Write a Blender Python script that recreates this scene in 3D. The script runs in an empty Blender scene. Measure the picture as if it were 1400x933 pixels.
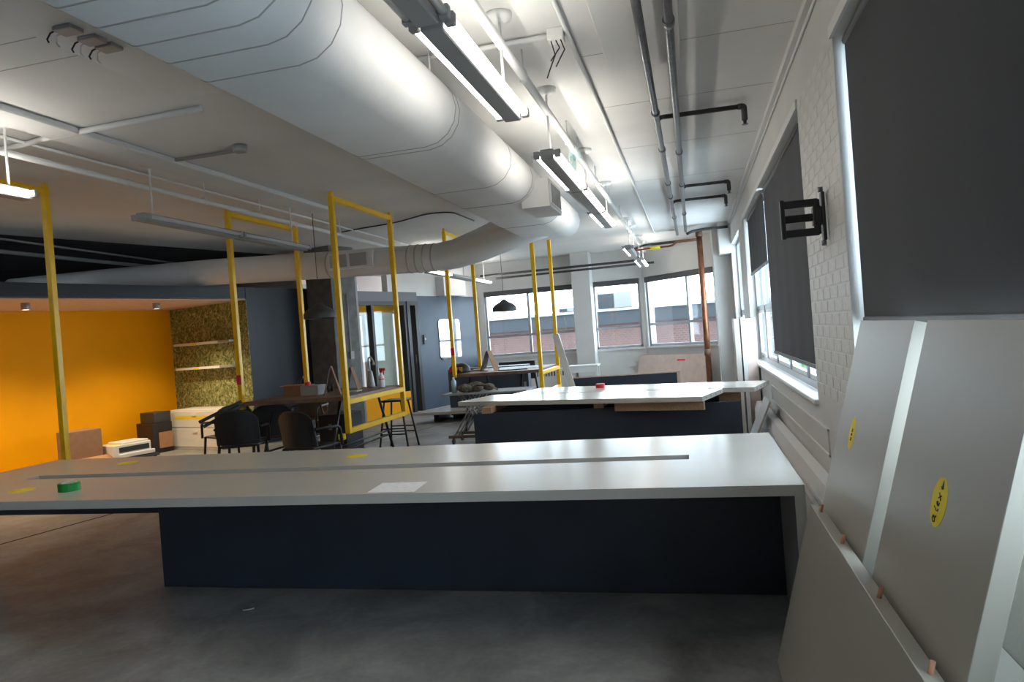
import bpy, bmesh, math, random
from mathutils import Vector, Matrix
random.seed(7)
SC = bpy.context.scene
COL = SC.collection

# ------------------------------------------------------------------ camera
F_PX, YAW, PITCH, ROLL, EYE = 985.955, .2471125, -.0073233, -.0760061, 1.5
FW = Vector((-math.sin(YAW)*math.cos(PITCH), math.cos(YAW)*math.cos(PITCH), math.sin(PITCH)))
_r = Vector((math.cos(YAW), math.sin(YAW), 0)); _u = _r.cross(FW)
RT = math.cos(ROLL)*_r + math.sin(ROLL)*_u
UP = -math.sin(ROLL)*_r + math.cos(ROLL)*_u
CAM = Vector((0, 0, EYE))
cd = bpy.data.cameras.new('camera'); cam = bpy.data.objects.new('camera', cd); COL.objects.link(cam)
cd.sensor_width = 36; cd.lens = F_PX/1400*36; cd.clip_start = .05; cd.clip_end = 300
m = Matrix((RT, UP, -FW)).transposed().to_4x4(); m.translation = CAM
cam.matrix_world = m
SC.camera = cam

# ------------------------------------------------------------------ world, exposure
SC.view_settings.view_transform = 'Standard'; SC.view_settings.look = 'None'
SC.view_settings.gamma = 1; SC.view_settings.use_curve_mapping = False
SC.view_settings.exposure = 1.0
SKY = (.76, .88, 1.0); SKY_STRENGTH = 6.3
TUBE_STRENGTH = 13.0
SPOT_POWER = 90.0
w = bpy.data.worlds.new('overcast_sky'); SC.world = w; w.use_nodes = True
w.node_tree.nodes['Background'].inputs[0].default_value = (*SKY, 1)
w.node_tree.nodes['Background'].inputs[1].default_value = SKY_STRENGTH

def ray(x, y): return F_PX*FW + (x-700)*RT - (y-466.5)*UP
def atZ(x, y, z): d = ray(x, y); return CAM + d*((z-EYE)/d.z)
def atY(x, y, Y): d = ray(x, y); return CAM + d*(Y/d.y)
def atX(x, y, X): d = ray(x, y); return CAM + d*(X/d.x)
TH = math.radians(16.35)
PA = Vector((math.sin(TH), math.cos(TH), 0)); PN = Vector((-math.cos(TH), math.sin(TH), 0))
PO = Vector((-5.882, 15.017, 0))
def P(s, n, z): return PO + PA*s + PN*n + Vector((0, 0, z))
def atS(x, y, s):                      # hit the plane across the left wall at s
    d = ray(x, y); t = (PO + PA*s - CAM).dot(PA)/d.dot(PA); p = CAM + d*t
    return (p-PO).dot(PN), p.z
def atN(x, y, n):
    d = ray(x, y); t = (PO + PN*n - CAM).dot(PN)/d.dot(PN); p = CAM + d*t
    return (p-PO).dot(PA), p.z

# ------------------------------------------------------------------ materials
MAT = {}
def nodes(name):
    mt = bpy.data.materials.new(name); mt.use_nodes = True; MAT[name] = mt
    nt = mt.node_tree; return mt, nt, nt.nodes['Principled BSDF']
def mat(name, col, rough=.5, metal=0, var=0, scale=6, bump=0, bscale=60, spec=None, coat=0):
    mt, nt, b = nodes(name)
    b.inputs['Base Color'].default_value = (*col, 1); b.inputs['Roughness'].default_value = rough
    b.inputs['Metallic'].default_value = metal
    if spec is not None: b.inputs['Specular IOR Level'].default_value = spec
    if coat: b.inputs['Coat Weight'].default_value = coat
    tc = nt.nodes.new('ShaderNodeTexCoord')
    if var:
        n = nt.nodes.new('ShaderNodeTexNoise'); n.inputs['Scale'].default_value = scale; n.inputs['Detail'].default_value = 5
        nt.links.new(tc.outputs['Object'], n.inputs['Vector'])
        r = nt.nodes.new('ShaderNodeValToRGB')
        r.color_ramp.elements[0].position = .3; r.color_ramp.elements[1].position = .7
        r.color_ramp.elements[0].color = (*[max(0, c*(1-var)) for c in col], 1)
        r.color_ramp.elements[1].color = (*[min(1, c*(1+var)) for c in col], 1)
        nt.links.new(n.outputs['Fac'], r.inputs['Fac']); nt.links.new(r.outputs['Color'], b.inputs['Base Color'])
    if bump:
        n2 = nt.nodes.new('ShaderNodeTexNoise'); n2.inputs['Scale'].default_value = bscale; n2.inputs['Detail'].default_value = 4
        nt.links.new(tc.outputs['Object'], n2.inputs['Vector'])
        bp = nt.nodes.new('ShaderNodeBump'); bp.inputs['Strength'].default_value = bump; bp.inputs['Distance'].default_value = .01
        nt.links.new(n2.outputs['Fac'], bp.inputs['Height']); nt.links.new(bp.outputs['Normal'], b.inputs['Normal'])
    return mt
def srgb(r, g, b): return tuple((c/255/12.92 if c/255 <= .04045 else ((c/255+.055)/1.055)**2.4) for c in (r, g, b))

mat('laminate_white', (.56, .53, .475), .22, var=.02, scale=3)
mat('panel_cream', (.36, .335, .28), .42, var=.02, scale=3)
mat('laminate_edge', (.55, .54, .51), .5)
mat('laminate_navy', (.027, .035, .052), .45, var=.12, scale=4)
mat('chipboard', (.42, .27, .16), .8, var=.25, scale=90)
mat('ceiling_paint', (.68, .67, .65), .75, var=.07, scale=1.1, bump=.25, bscale=9)
mat('wall_white', (.60, .595, .575), .6, var=.04, scale=2, bump=.2, bscale=40)
mat('brick_paint', (.60, .595, .57), .5, var=.06, scale=14, bump=.5, bscale=55)
mat('duct_paint', (.66, .66, .65), .6, var=.04, scale=2.5, bump=.15, bscale=14)
mat('fixture_grey', (.30, .30, .29), .45)
mat('seam_grey', (.36, .35, .34), .7)
mat('trim_white', (.70, .70, .69), .45)
mat('orange_paint', (.88, .37, .001), .6, var=.03, scale=2, spec=.12)
mat('soffit_orange_bounce', (.72, .52, .42), .7)  # pinkish tint puts the bounce of the orange walls into the colour
mat('navy_wall', (.009, .012, .020), .5, var=.1, scale=3)
mat('slate_wall', (.045, .065, .10), .5, var=.08, scale=2)
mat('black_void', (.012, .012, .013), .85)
mat('concrete_column', (.12, .12, .115), .8, var=.25, scale=7, bump=.4, bscale=30)
mat('grey_paint', (.30, .30, .30), .6, var=.08, scale=5)
mat('yellow_steel', (.86, .50, .006), .35, var=.05, scale=8)
mat('black_metal', (.012, .012, .013), .4)
mat('black_plastic', (.016, .017, .019), .45)
mat('dark_plastic', (.035, .035, .04), .4)
mat('galvanised', (.20, .21, .22), .35, metal=.7, var=.2, scale=25)
mat('dark_pipe', (.055, .055, .055), .5, metal=.4, var=.3, scale=12)
mat('copper', (.27, .11, .06), .42, metal=.8, var=.3, scale=10)
mat('rust_brown', (.12, .065, .04), .6, var=.2, scale=20)
mat('white_metal', (.72, .72, .70), .4)
mat('grey_metal', (.34, .34, .34), .45, metal=.3)
mat('aluminium', (.36, .38, .41), .4, metal=.35)
mat('shade_fabric', (.052, .055, .064), .85, var=.06, scale=200)
mat('shade_bar', (.06, .06, .065), .5)
mat('wood_dark', (.17, .10, .065), .5, var=.3, scale=7)
mat('cardboard', (.42, .22, .11), .85, var=.08, scale=10)
mat('brown_board', (.28, .15, .08), .8, var=.1, scale=10)
mat('cabinet_white', (.74, .72, .68), .45)
mat('sticker_yellow', (.85, .66, .01), .6)
mat('ink', (.01, .01, .01), .6)
mat('tape_green', (.005, .27, .04), .4)
mat('tape_red', (.70, .02, .04), .4)
mat('tape_core', (.75, .76, .78), .6)
mat('dowel_wood', (.55, .27, .16), .7, var=.1, scale=30)
mat('raw_wood', (.62, .46, .36), .75, var=.12, scale=12)
mat('pink_board', (.66, .52, .46), .75, var=.08, scale=8)
mat('cream_panel', (.52, .50, .41), .6)
mat('pale_pink_wall', (.62, .50, .45), .7)
mat('lamp_shade_dark', (.045, .045, .045), .6)
mat('teal_rag', (.50, .66, .66), .8)
mat('camo', (.13, .11, .075), .9, var=.7, scale=22)
mat('orange_print', (.60, .27, .03), .7)
mat('bottle_white', (.75, .76, .78), .3)
mat('bottle_blue', (.35, .55, .70), .2)
mat('trigger_red', (.75, .03, .03), .4)
mat('navy_fascia', (.005, .007, .010), .7)
mat('roof_white', (.2, .21, .23), .8)
mat('hvac_grey', (.12, .12, .12), .6)
mat('asphalt', (.10, .10, .10), .9, var=.2, scale=1)
mat('green_leaf', (.08, .22, .08), .8)
mat('wire_black', (.015, .015, .015), .6)

def glass_mat():
    mt, nt, b = nodes('window_glass'); nt.nodes.remove(b)
    o = nt.nodes['Material Output']
    t = nt.nodes.new('ShaderNodeBsdfTransparent'); t.inputs[0].default_value = (.93, .97, .98, 1)
    g = nt.nodes.new('ShaderNodeBsdfGlossy'); g.inputs['Roughness'].default_value = .02
    lw = nt.nodes.new('ShaderNodeLayerWeight'); lw.inputs[0].default_value = .5
    pw = nt.nodes.new('ShaderNodeMath'); pw.operation = 'POWER'; pw.inputs[1].default_value = 5; nt.links.new(lw.outputs['Facing'], pw.inputs[0])
    f = nt.nodes.new('ShaderNodeMath'); f.operation = 'MULTIPLY_ADD'; f.inputs[1].default_value = .96; f.inputs[2].default_value = .04; nt.links.new(pw.outputs[0], f.inputs[0])
    mx = nt.nodes.new('ShaderNodeMixShader')
    nt.links.new(f.outputs[0], mx.inputs[0]); nt.links.new(t.outputs[0], mx.inputs[1]); nt.links.new(g.outputs[0], mx.inputs[2])
    nt.links.new(mx.outputs[0], o.inputs[0])
glass_mat()
mt, nt, b = nodes('mirror_glass'); b.inputs['Base Color'].default_value = (.6, .63, .66, 1); b.inputs['Metallic'].default_value = 1; b.inputs['Roughness'].default_value = .03
mt, nt, b = nodes('tube_lit'); b.inputs['Base Color'].default_value = (1, 1, 1, 1); b.inputs['Emission Color'].default_value = (1, .95, .87, 1); b.inputs['Emission Strength'].default_value = TUBE_STRENGTH
mat('tube_off', (.55, .55, .55), .3)
mt, nt, b = nodes('spot_lens'); b.inputs['Emission Color'].default_value = (1, .78, .5, 1); b.inputs['Emission Strength'].default_value = 2.5

def concrete():
    mt, nt, b = nodes('concrete_floor')
    tc = nt.nodes.new('ShaderNodeTexCoord'); L = nt.links.new
    n = nt.nodes.new('ShaderNodeTexNoise'); n.inputs['Scale'].default_value = 1.7; n.inputs['Detail'].default_value = 10; n.inputs['Roughness'].default_value = .66; n.inputs['Distortion'].default_value = .4
    n2 = nt.nodes.new('ShaderNodeTexNoise'); n2.inputs['Scale'].default_value = 28; n2.inputs['Detail'].default_value = 6
    L(tc.outputs['Object'], n.inputs['Vector']); L(tc.outputs['Object'], n2.inputs['Vector'])
    r = nt.nodes.new('ShaderNodeValToRGB'); e = r.color_ramp.elements
    e[0].position = .3; e[0].color = (.15, .147, .142, 1); e[1].position = .72; e[1].color = (.50, .49, .475, 1)
    L(n.outputs['Fac'], r.inputs['Fac'])
    mx = nt.nodes.new('ShaderNodeMixRGB'); mx.blend_type = 'MULTIPLY'; mx.inputs[0].default_value = .35
    L(r.outputs['Color'], mx.inputs[1]); L(n2.outputs['Fac'], mx.inputs[2]); L(mx.outputs[0], b.inputs['Base Color'])
    rr = nt.nodes.new('ShaderNodeMapRange'); rr.inputs[3].default_value = .34; rr.inputs[4].default_value = .6
    L(n.outputs['Fac'], rr.inputs[0]); L(rr.outputs[0], b.inputs['Roughness'])
    bp = nt.nodes.new('ShaderNodeBump'); bp.inputs['Strength'].default_value = .08; L(n2.outputs['Fac'], bp.inputs['Height']); L(bp.outputs[0], b.inputs['Normal'])
concrete()
def wallpaper():
    mt, nt, b = nodes('leaf_wallpaper'); L = nt.links.new
    tc = nt.nodes.new('ShaderNodeTexCoord')
    n = nt.nodes.new('ShaderNodeTexNoise'); n.inputs['Scale'].default_value = 6.5; n.inputs['Detail'].default_value = 8; n.inputs['Roughness'].default_value = .65; n.inputs['Distortion'].default_value = 2.5
    v = nt.nodes.new('ShaderNodeTexVoronoi'); v.inputs['Scale'].default_value = 30
    L(tc.outputs['Object'], n.inputs['Vector']); L(tc.outputs['Object'], v.inputs['Vector'])
    a = nt.nodes.new('ShaderNodeMath'); a.operation = 'MULTIPLY_ADD'; a.inputs[1].default_value = .28
    L(v.outputs['Distance'], a.inputs[0]); L(n.outputs['Fac'], a.inputs[2])
    r = nt.nodes.new('ShaderNodeValToRGB'); e = r.color_ramp.elements
    e[0].position = .40; e[0].color = (.022, .036, .012, 1); e[1].position = .86; e[1].color = (.50, .50, .28, 1)
    x = e.new(.54); x.color = (.10, .12, .03, 1); x = e.new(.68); x.color = (.25, .26, .09, 1)
    L(a.outputs[0], r.inputs['Fac']); L(r.outputs['Color'], b.inputs['Base Color']); b.inputs['Roughness'].default_value = .7
wallpaper()
def brickfar():
    mt, nt, b = nodes('red_brick_far'); L = nt.links.new
    tc = nt.nodes.new('ShaderNodeTexCoord'); mp = nt.nodes.new('ShaderNodeMapping'); mp.inputs['Rotation'].default_value = (math.pi/2, 0, 0)
    br = nt.nodes.new('ShaderNodeTexBrick'); br.inputs['Scale'].default_value = 2.2
    br.inputs['Color1'].default_value = (.055, .026, .022, 1); br.inputs['Color2'].default_value = (.07, .036, .031, 1); br.inputs['Mortar'].default_value = (.09, .06, .053, 1)
    br.inputs['Mortar Size'].default_value = .03
    L(tc.outputs['Object'], mp.inputs[0]); L(mp.outputs[0], br.inputs[0]); L(br.outputs[0], b.inputs['Base Color']); b.inputs['Roughness'].default_value = .9
brickfar()
def printed():
    mt, nt, b = nodes('printed_paper'); L = nt.links.new
    tc = nt.nodes.new('ShaderNodeTexCoord'); wv = nt.nodes.new('ShaderNodeTexWave'); wv.bands_direction = 'Y'; wv.inputs['Scale'].default_value = 14
    n = nt.nodes.new('ShaderNodeTexNoise'); n.inputs['Scale'].default_value = 30
    L(tc.outputs['Object'], wv.inputs[0]); L(tc.outputs['Object'], n.inputs[0])
    m1 = nt.nodes.new('ShaderNodeMath'); m1.operation = 'MULTIPLY'; L(wv.outputs['Fac'], m1.inputs[0]); L(n.outputs['Fac'], m1.inputs[1])
    r = nt.nodes.new('ShaderNodeValToRGB'); e = r.color_ramp.elements
    e[0].position = .42; e[0].color = (.85, .85, .86, 1); e[1].position = .6; e[1].color = (.55, .55, .57, 1)
    L(m1.outputs[0], r.inputs['Fac']); L(r.outputs['Color'], b.inputs['Base Color']); b.inputs['Roughness'].default_value = .8
printed()

# ------------------------------------------------------------------ mesh helpers
def BM(): return bmesh.new()
def bx(bm, mn, mx, M=None):
    x0, y0, z0 = mn; x1, y1, z1 = mx
    co = [(x0,y0,z0),(x1,y0,z0),(x1,y1,z0),(x0,y1,z0),(x0,y0,z1),(x1,y0,z1),(x1,y1,z1),(x0,y1,z1)]
    vs = [bm.verts.new(M @ Vector(c) if M else c) for c in co]
    for f in ((0,3,2,1),(4,5,6,7),(0,1,5,4),(1,2,6,5),(2,3,7,6),(3,0,4,7)): bm.faces.new([vs[i] for i in f])
    return bm
def box(mn, mx, M=None): return bx(BM(), mn, mx, M)
def bevel(bm, w, seg=2):
    bmesh.ops.bevel(bm, geom=list(bm.edges), offset=w, segments=seg, affect='EDGES', profile=.5); return bm
def frame_M(o, ex, ey):                # local frame: x along ex, y along ey
    ex = Vector(ex).normalized(); ez = ex.cross(Vector(ey)).normalized(); ey = ez.cross(ex)
    M = Matrix((ex, ey, ez)).transposed().to_4x4(); M.translation = Vector(o); return M
def tube(bm, pts, r, seg=10, caps=True):
    pts = [Vector(p) for p in pts]; rad = r if isinstance(r, (list, tuple)) else [r]*len(pts)
    t0 = (pts[1]-pts[0]).normalized()
    a = Vector((0, 0, 1)) if abs(t0.z) < .9 else Vector((1, 0, 0))
    n = t0.cross(a).normalized(); rings = []
    for i, p in enumerate(pts):
        if i == 0: t = t0
        elif i == len(pts)-1: t = (pts[i]-pts[i-1]).normalized()
        else: t = ((pts[i]-pts[i-1]).normalized()+(pts[i+1]-pts[i]).normalized()).normalized()
        n = (n - t*n.dot(t)).normalized(); bnm = t.cross(n)
        k = 1.0
        if 0 < i < len(pts)-1:
            c = (pts[i]-pts[i-1]).normalized().dot(t); k = 1/max(.5, c)
            k = 1 + (k-1)*.5
        rings.append([bm.verts.new(p + (n*math.cos(q)+bnm*math.sin(q))*rad[i]*k) for q in [2*math.pi*j/seg for j in range(seg)]])
    for A, B in zip(rings, rings[1:]):
        for j in range(seg):
            f = bm.faces.new((A[j], A[(j+1) % seg], B[(j+1) % seg], B[j])); f.smooth = True
    if caps:
        bm.faces.new(rings[0][::-1]); bm.faces.new(rings[-1])
    return bm
def bend(pts, r=.05, n=5):             # round the corners of a polyline
    pts = [Vector(p) for p in pts]; out = [pts[0]]
    for a, b, c in zip(pts, pts[1:], pts[2:]):
        u = (a-b); v = (c-b); k = min(r, u.length*.45, v.length*.45)
        p, q = b+u.normalized()*k, b+v.normalized()*k
        for i in range(n+1):
            t = i/n; out.append(p*(1-t)**2 + b*2*t*(1-t) + q*t*t)
    out.append(pts[-1]); return out
def loft(bm, sections, caps=True, smooth=True):
    rings = [[bm.verts.new(p) for p in s] for s in sections]
    k = len(rings[0])
    for A, B in zip(rings, rings[1:]):
        for j in range(k):
            f = bm.faces.new((A[j], A[(j+1) % k], B[(j+1) % k], B[j])); f.smooth = smooth
    if caps: bm.faces.new(rings[0][::-1]); bm.faces.new(rings[-1])
    return bm
def lathe(bm, prof, c=(0, 0, 0), seg=24, cap0=True, cap1=True):
    c = Vector(c); secs = [[c+Vector((r*math.cos(2*math.pi*j/seg), r*math.sin(2*math.pi*j/seg), z)) for j in range(seg)] for r, z in prof]
    loft(bm, secs, caps=False)
    bm.verts.ensure_lookup_table(); n = len(bm.verts); k = len(prof)
    if cap0: bm.faces.new([bm.verts[n-k*seg+j] for j in range(seg)][::-1])
    if cap1: bm.faces.new([bm.verts[n-seg+j] for j in range(seg)])
    return bm
def prism(bm, poly, depth, M):         # polygon in local xy, extruded along local z
    a = [bm.verts.new(M @ Vector((x, y, 0))) for x, y in poly]; b = [bm.verts.new(M @ Vector((x, y, depth))) for x, y in poly]
    n = len(poly); bm.faces.new(a[::-1]); bm.faces.new(b)
    for i in range(n): bm.faces.new((a[i], a[(i+1) % n], b[(i+1) % n], b[i]))
    return bm
def rrect(w, h, r, n=5, x0=0, y0=0):
    out = []
    for cx, cy, a0 in ((w-r, h-r, 0), (r, h-r, 90), (r, r, 180), (w-r, r, 270)):
        for i in range(n+1):
            a = math.radians(a0+90*i/n); out.append((x0+cx+r*math.cos(a), y0+cy+r*math.sin(a)))
    return out

def mk(name, bm, material, parent=None, inv=None):
    if inv is not None: bmesh.ops.transform(bm, matrix=inv, verts=bm.verts)
    bmesh.ops.recalc_face_normals(bm, faces=bm.faces)
    me = bpy.data.meshes.new(name); bm.to_mesh(me); bm.free()
    me.materials.append(MAT[material])
    o = bpy.data.objects.new(name, me); COL.objects.link(o)
    if parent: o.parent = parent
    return o
def tag(o, label, cat, group=None):
    o['label'] = label; o['category'] = cat
    if group: o['group'] = group
    return o
def solo(name, bm, material, label, cat, group=None):      # a thing that is one mesh, origin at its base
    xs = [v.co.x for v in bm.verts]; ys = [v.co.y for v in bm.verts]; zs = [v.co.z for v in bm.verts]
    c = Vector(((min(xs)+max(xs))/2, (min(ys)+max(ys))/2, min(zs)))
    o = mk(name, bm, material, None, Matrix.Translation(-c)); o.location = c
    return tag(o, label, cat, group)
class Thing:                                               # an Empty at the base; parts are given in world space
    def __init__(s, name, label, cat, loc, rotz=0, group=None):
        s.o = bpy.data.objects.new(name, None); COL.objects.link(s.o); s.o.empty_display_size = .1
        s.o.location = loc; s.o.rotation_euler = (0, 0, rotz)
        s.inv = (Matrix.Translation(Vector(loc)) @ Matrix.Rotation(rotz, 4, 'Z')).inverted()
        tag(s.o, label, cat, group)
    def w(s, name, bm, material, sub=None, label=None):    # world-space geometry
        o = mk(name, bm, material, sub or s.o, s.inv)
        if label: o['label'] = label
        return o
    def l(s, name, bm, material, sub=None, label=None):    # local geometry
        o = mk(name, bm, material, sub or s.o)
        if label: o['label'] = label
        return o
def dup(root, loc, rotz, label):
    r = root.copy(); COL.objects.link(r); r.location = loc; r.rotation_euler = (0, 0, rotz); r['label'] = label
    for ch in list(root.children):
        c = ch.copy(); COL.objects.link(c); c.parent = r
        for g in ch.children:
            d = g.copy(); COL.objects.link(d); d.parent = c
    return r
def struct(name, bm, material, parent=None):
    o = mk(name, bm, material, parent)
    if parent is None: o['kind'] = 'structure'
    return o
def stuct_label(o, label): o['label'] = label; return o

# ================================================================== SETTING
W = .80; ZC = 3.35; YB = 17.45; CX = -1.12        # right wall, ceiling, back wall, start of the corner wall
WT = 2.91; WS = .90                                # right window head and sill
floor = struct('floor', box((-14, -3, -.2), (1.1, 20, 0)), 'concrete_floor')
def joint(a, b, wd=.012):
    a, b = Vector(a), Vector(b); M = frame_M((a.x, a.y, 0), b-a, Vector((0, 0, 1)).cross(b-a))
    mk('floor_joint', box((0, -wd/2, -.002), ((b-a).length, wd/2, .001), M), 'black_void', floor)
joint((-6.3, 3.9, 0), (-5.6, 7.4, 0), .03); joint((-5.3, 8.9, 0), (-4.2, 13.7, 0))
ceiling = struct('ceiling', box((-14, -3, ZC), (1.1, 20, ZC+.2)), 'ceiling_paint')

# ---- right wall with three window openings
NJ = 4.05; N0 = -1.1; W2A, W2B = 5.34, 10.85; W3A, W3B = 12.0, 14.3
bm = BM()
bx(bm, (W, -3, -.0), (W+.3, 15.6, WS-.03)); bx(bm, (W, -3, WT), (W+.3, 15.6, ZC))
for a, b in ((-3, N0), (NJ, W2A), (W2B, W3A), (W3B, 15.6)): bx(bm, (W, a, WS-.03), (W+.3, b, WT))
wall_r = struct('wall_right', bm, 'wall_white')
bl, bh, bt = .215, .068, .012
proto = None
row = 0; z = WS+.06
while z < WT-.02:
    off = 0 if row % 2 else -.112
    y = NJ+off
    while y < W2A-.01:
        a, b = max(y, NJ)+.004, min(y+bl, W2A)-.004
        if b-a > .03:
            key = round(b-a, 3)
            if proto is None: proto = {}
            if key not in proto:
                bb = box((0, 0, 0), (bt, b-a, bh)); bevel(bb, .0015, 1)
                bmesh.ops.recalc_face_normals(bb, faces=bb.faces)
                me = bpy.data.meshes.new('brick'); bb.to_mesh(me); bb.free(); me.materials.append(MAT['brick_paint']); proto[key] = me
            o = bpy.data.objects.new('brick', proto[key]); COL.objects.link(o); o.parent = wall_r
            o.location = (W-.0016+random.uniform(-.0006, .0006), a, z)
        y += bl+.009
    z += bh+.009; row += 1
# head trims, cornice line, panel moulding
struct('trim_1', box((W-.035, -2, ZC-.05), (W, 15.2, ZC)), 'trim_white')
struct('trim_2', tube(BM(), [(W-.012, -2, ZC-.10), (W-.012, 14.5, ZC-.10)], .008), 'trim_white')
bm = BM()
for a, b in ((N0-.02, NJ+.02), (W2A-.02, W2B+.02)): bx(bm, (W-.015, a, WT), (W, b, WT+.06))
struct('trim_3', bm, 'trim_white')
bm = BM(); ya, yb, za, zb = 5.0, 8.5, .56, .74
for p in (((W-.01, ya, za), (W, yb, za+.012)), ((W-.01, ya, zb-.012), (W, yb, zb)), ((W-.01, ya, za), (W, ya+.012, zb)), ((W-.01, yb-.012, za), (W, yb, zb))): bx(bm, *p)
struct('trim_4', bm, 'trim_white')

def side_window(name, y0, y1, muls, transom, x=W+.10):
    bm = BM()
    for a, b in ((y0, y0+.05), (y1-.05, y1)): bx(bm, (x, a, WS), (x+.07, b, WT))
    bx(bm, (x, y0, WS), (x+.07, y1, WS+.06)); bx(bm, (x, y0, WT-.06), (x+.07, y1, WT))
    f = struct(name, bm, 'aluminium')
    edges = [y0+.05]+muls+[y1-.05]
    for q in muls: mk('mullion', box((x-.005, q-.025, WS+.06), (x+.075, q+.025, WT-.06)), 'aluminium', f)
    for i, (a, b) in enumerate(zip(edges, edges[1:])):
        a2, b2 = a+(.025 if i else 0), b-(.025 if i < len(edges)-2 else 0)
        mk('transom', box((x+.005, a2, transom-.03), (x+.065, b2, transom+.03)), 'aluminium', f)
        sash = BM()
        for (c, d, e, g) in ((a2, a2+.03, WS+.06, transom-.03), (b2-.03, b2, WS+.06, transom-.03), (a2+.03, b2-.03, WS+.06, WS+.10), (a2+.03, b2-.03, transom-.07, transom-.03)):
            bx(sash, (x+.012, c, e), (x+.05, d, g))
        mk('sash', sash, 'trim_white', f)
        mk('pane', box((x+.03, a2, WS+.06), (x+.036, b2, transom-.03)), 'window_glass', f)
        mk('pane', box((x+.03, a2, transom+.03), (x+.036, b2, WT-.06)), 'window_glass', f)
    mk('window_sill', bevel(box((W-.03, y0-.02, WS-.035), (x, y1+.02, WS)), .006), 'trim_white', f)
    return f
side_window('window_1', N0, NJ, [-.25, .75, 1.85, 2.95], 1.55)
side_window('window_2', W2A, W2B, [6.45, 7.55, 8.7, 9.8], 1.62)
side_window('window_3', W3A, W3B, [13.2], 1.62)

# ---- back wall (three bays) and the diagonal corner wall
BT, BS = 2.645, 1.0
BAYS = [(-5.05, -2.72), (-2.30, CX-.06)]
bm = BM()
bx(bm, (-5.4, YB, 0), (CX+.1, YB+.25, BS-.04)); bx(bm, (-5.4, YB, BT), (CX+.1, YB+.25, ZC))
edges = [-5.4, BAYS[0][0], BAYS[0][1], BAYS[1][0], BAYS[1][1], CX+.1]
for a, b in zip(edges[::2], edges[1::2]): bx(bm, (a, YB, BS-.04), (b, YB+.25, BT))
struct('wall_back', bm, 'wall_white')
CD = Vector((1, -1, 0)).normalized(); CN = Vector((1, 1, 0)).normalized()
CM = Matrix((CD, CN, Vector((0, 0, 1)))).transposed().to_4x4(); CM.translation = Vector((CX, YB, 0))
CL = 2.75; CA, CB = .10, 2.26
bm = BM()
bx(bm, (-.1, 0, 0), (CL, .25, BS-.04), CM); bx(bm, (-.1, 0, BT), (CL, .25, ZC), CM)
bx(bm, (-.1, 0, BS-.04), (CA, .25, BT), CM); bx(bm, (CB, 0, BS-.04), (CL, .25, BT), CM)
struct('wall_corner', bm, 'wall_white')
def face_window(name, M, x0, x1, muls, transom, zt, zs, dark=True):
    bm = BM()
    for a, b in ((x0, x0+.05), (x1-.05, x1)): bx(bm, (a, .05, zs), (b, .13, zt), M)
    bx(bm, (x0, .05, zs), (x1, .13, zs+.06), M); bx(bm, (x0, .05, zt-.06), (x1, .13, zt), M)
    f = struct(name, bm, 'aluminium')
    es = [x0+.05]+muls+[x1-.05]
    for q in muls: mk('mullion', box((q-.028, .045, zs+.06), (q+.028, .135, zt-.06), M), 'aluminium', f)
    for i, (a, b) in enumerate(zip(es, es[1:])):
        a2, b2 = a+(.028 if i else 0), b-(.028 if i < len(es)-2 else 0)
        mk('transom', box((a2, .055, transom-.028), (b2, .125, transom+.028), M), 'aluminium', f)
        mk('pane', box((a2, .08, zs+.06), (b2, .086, transom-.028), M), 'window_glass', f)
        mk('pane', box((a2, .08, transom+.028), (b2, .086, zt-.06), M), 'window_glass', f)
    mk('window_sill', box((x0-.03, -.05, zs-.04), (x1+.03, .05, zs), M), 'trim_white', f)
    mk('blind_cassette', box((x0+.01, -.01, zt-.13), (x1-.01, .05, zt-.005), M), 'shade_bar', f)
    return f
BMx = Matrix.Translation((0, YB, 0))
face_window('window_4', BMx, *BAYS[0], [-3.93], 1.50, BT, BS)
face_window('window_5', BMx, *BAYS[1], [], 1.50, BT, BS)
face_window('window_6', CM, CA, CB, [1.42], 1.52, BT, BS)
struct('trim_5', bevel(box((-2.72, YB-.5, 0), (-2.28, YB, ZC)), .01), 'wall_white')             # the white pier
struct('trim_6', bevel(box((.47, 14.75, 0), (W, 15.25, ZC)), .01), 'wall_white')                # the pier by the corner
struct('trim_7', box((.58, 14.2, 2.75), (W, 14.75, ZC)), 'wall_white')
struct('wall_rear', box((-14, -3.2, 0), (1.1, -3, ZC)), 'wall_white')

# ---- left wall: the plane P, turned 16 degrees
PM = Matrix((PA, PN, Vector((0, 0, 1)))).transposed().to_4x4(); PM.translation = PO
SOF = 2.44; WTOP = 2.64; GS = -4.62; AN = 2.05; AS = -10.5
bm = BM()
bx(bm, (-19, 0, 0), (AS, .15, WTOP), PM)                 # run beside the alcove
bx(bm, (AS, 0, SOF), (GS, .15, WTOP), PM)                # fascia
bx(bm, (GS+.012, 0, 0), (-2.16, .15, WTOP), PM)               # navy run
struct('wall_left', bm, 'navy_wall')
struct('wall_alcove', box((AS, AN, 0), (GS+.1, AN+.1, SOF), PM), 'orange_paint')
struct('wall_papered', box((GS, .0, 0), (GS+.012, AN, SOF), PM), 'leaf_wallpaper')
struct('wall_alcove_end', box((AS-.1, .15, 0), (AS, AN, SOF), PM), 'orange_paint')
struct('ceiling_alcove', box((AS, .0, SOF-.01), (GS, AN, SOF+.02), PM), 'soffit_orange_bounce')
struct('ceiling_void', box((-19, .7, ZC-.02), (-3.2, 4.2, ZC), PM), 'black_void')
struct('wall_void', box((-19, 4.2, 0), (4, 4.35, ZC), PM), 'black_void')
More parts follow.
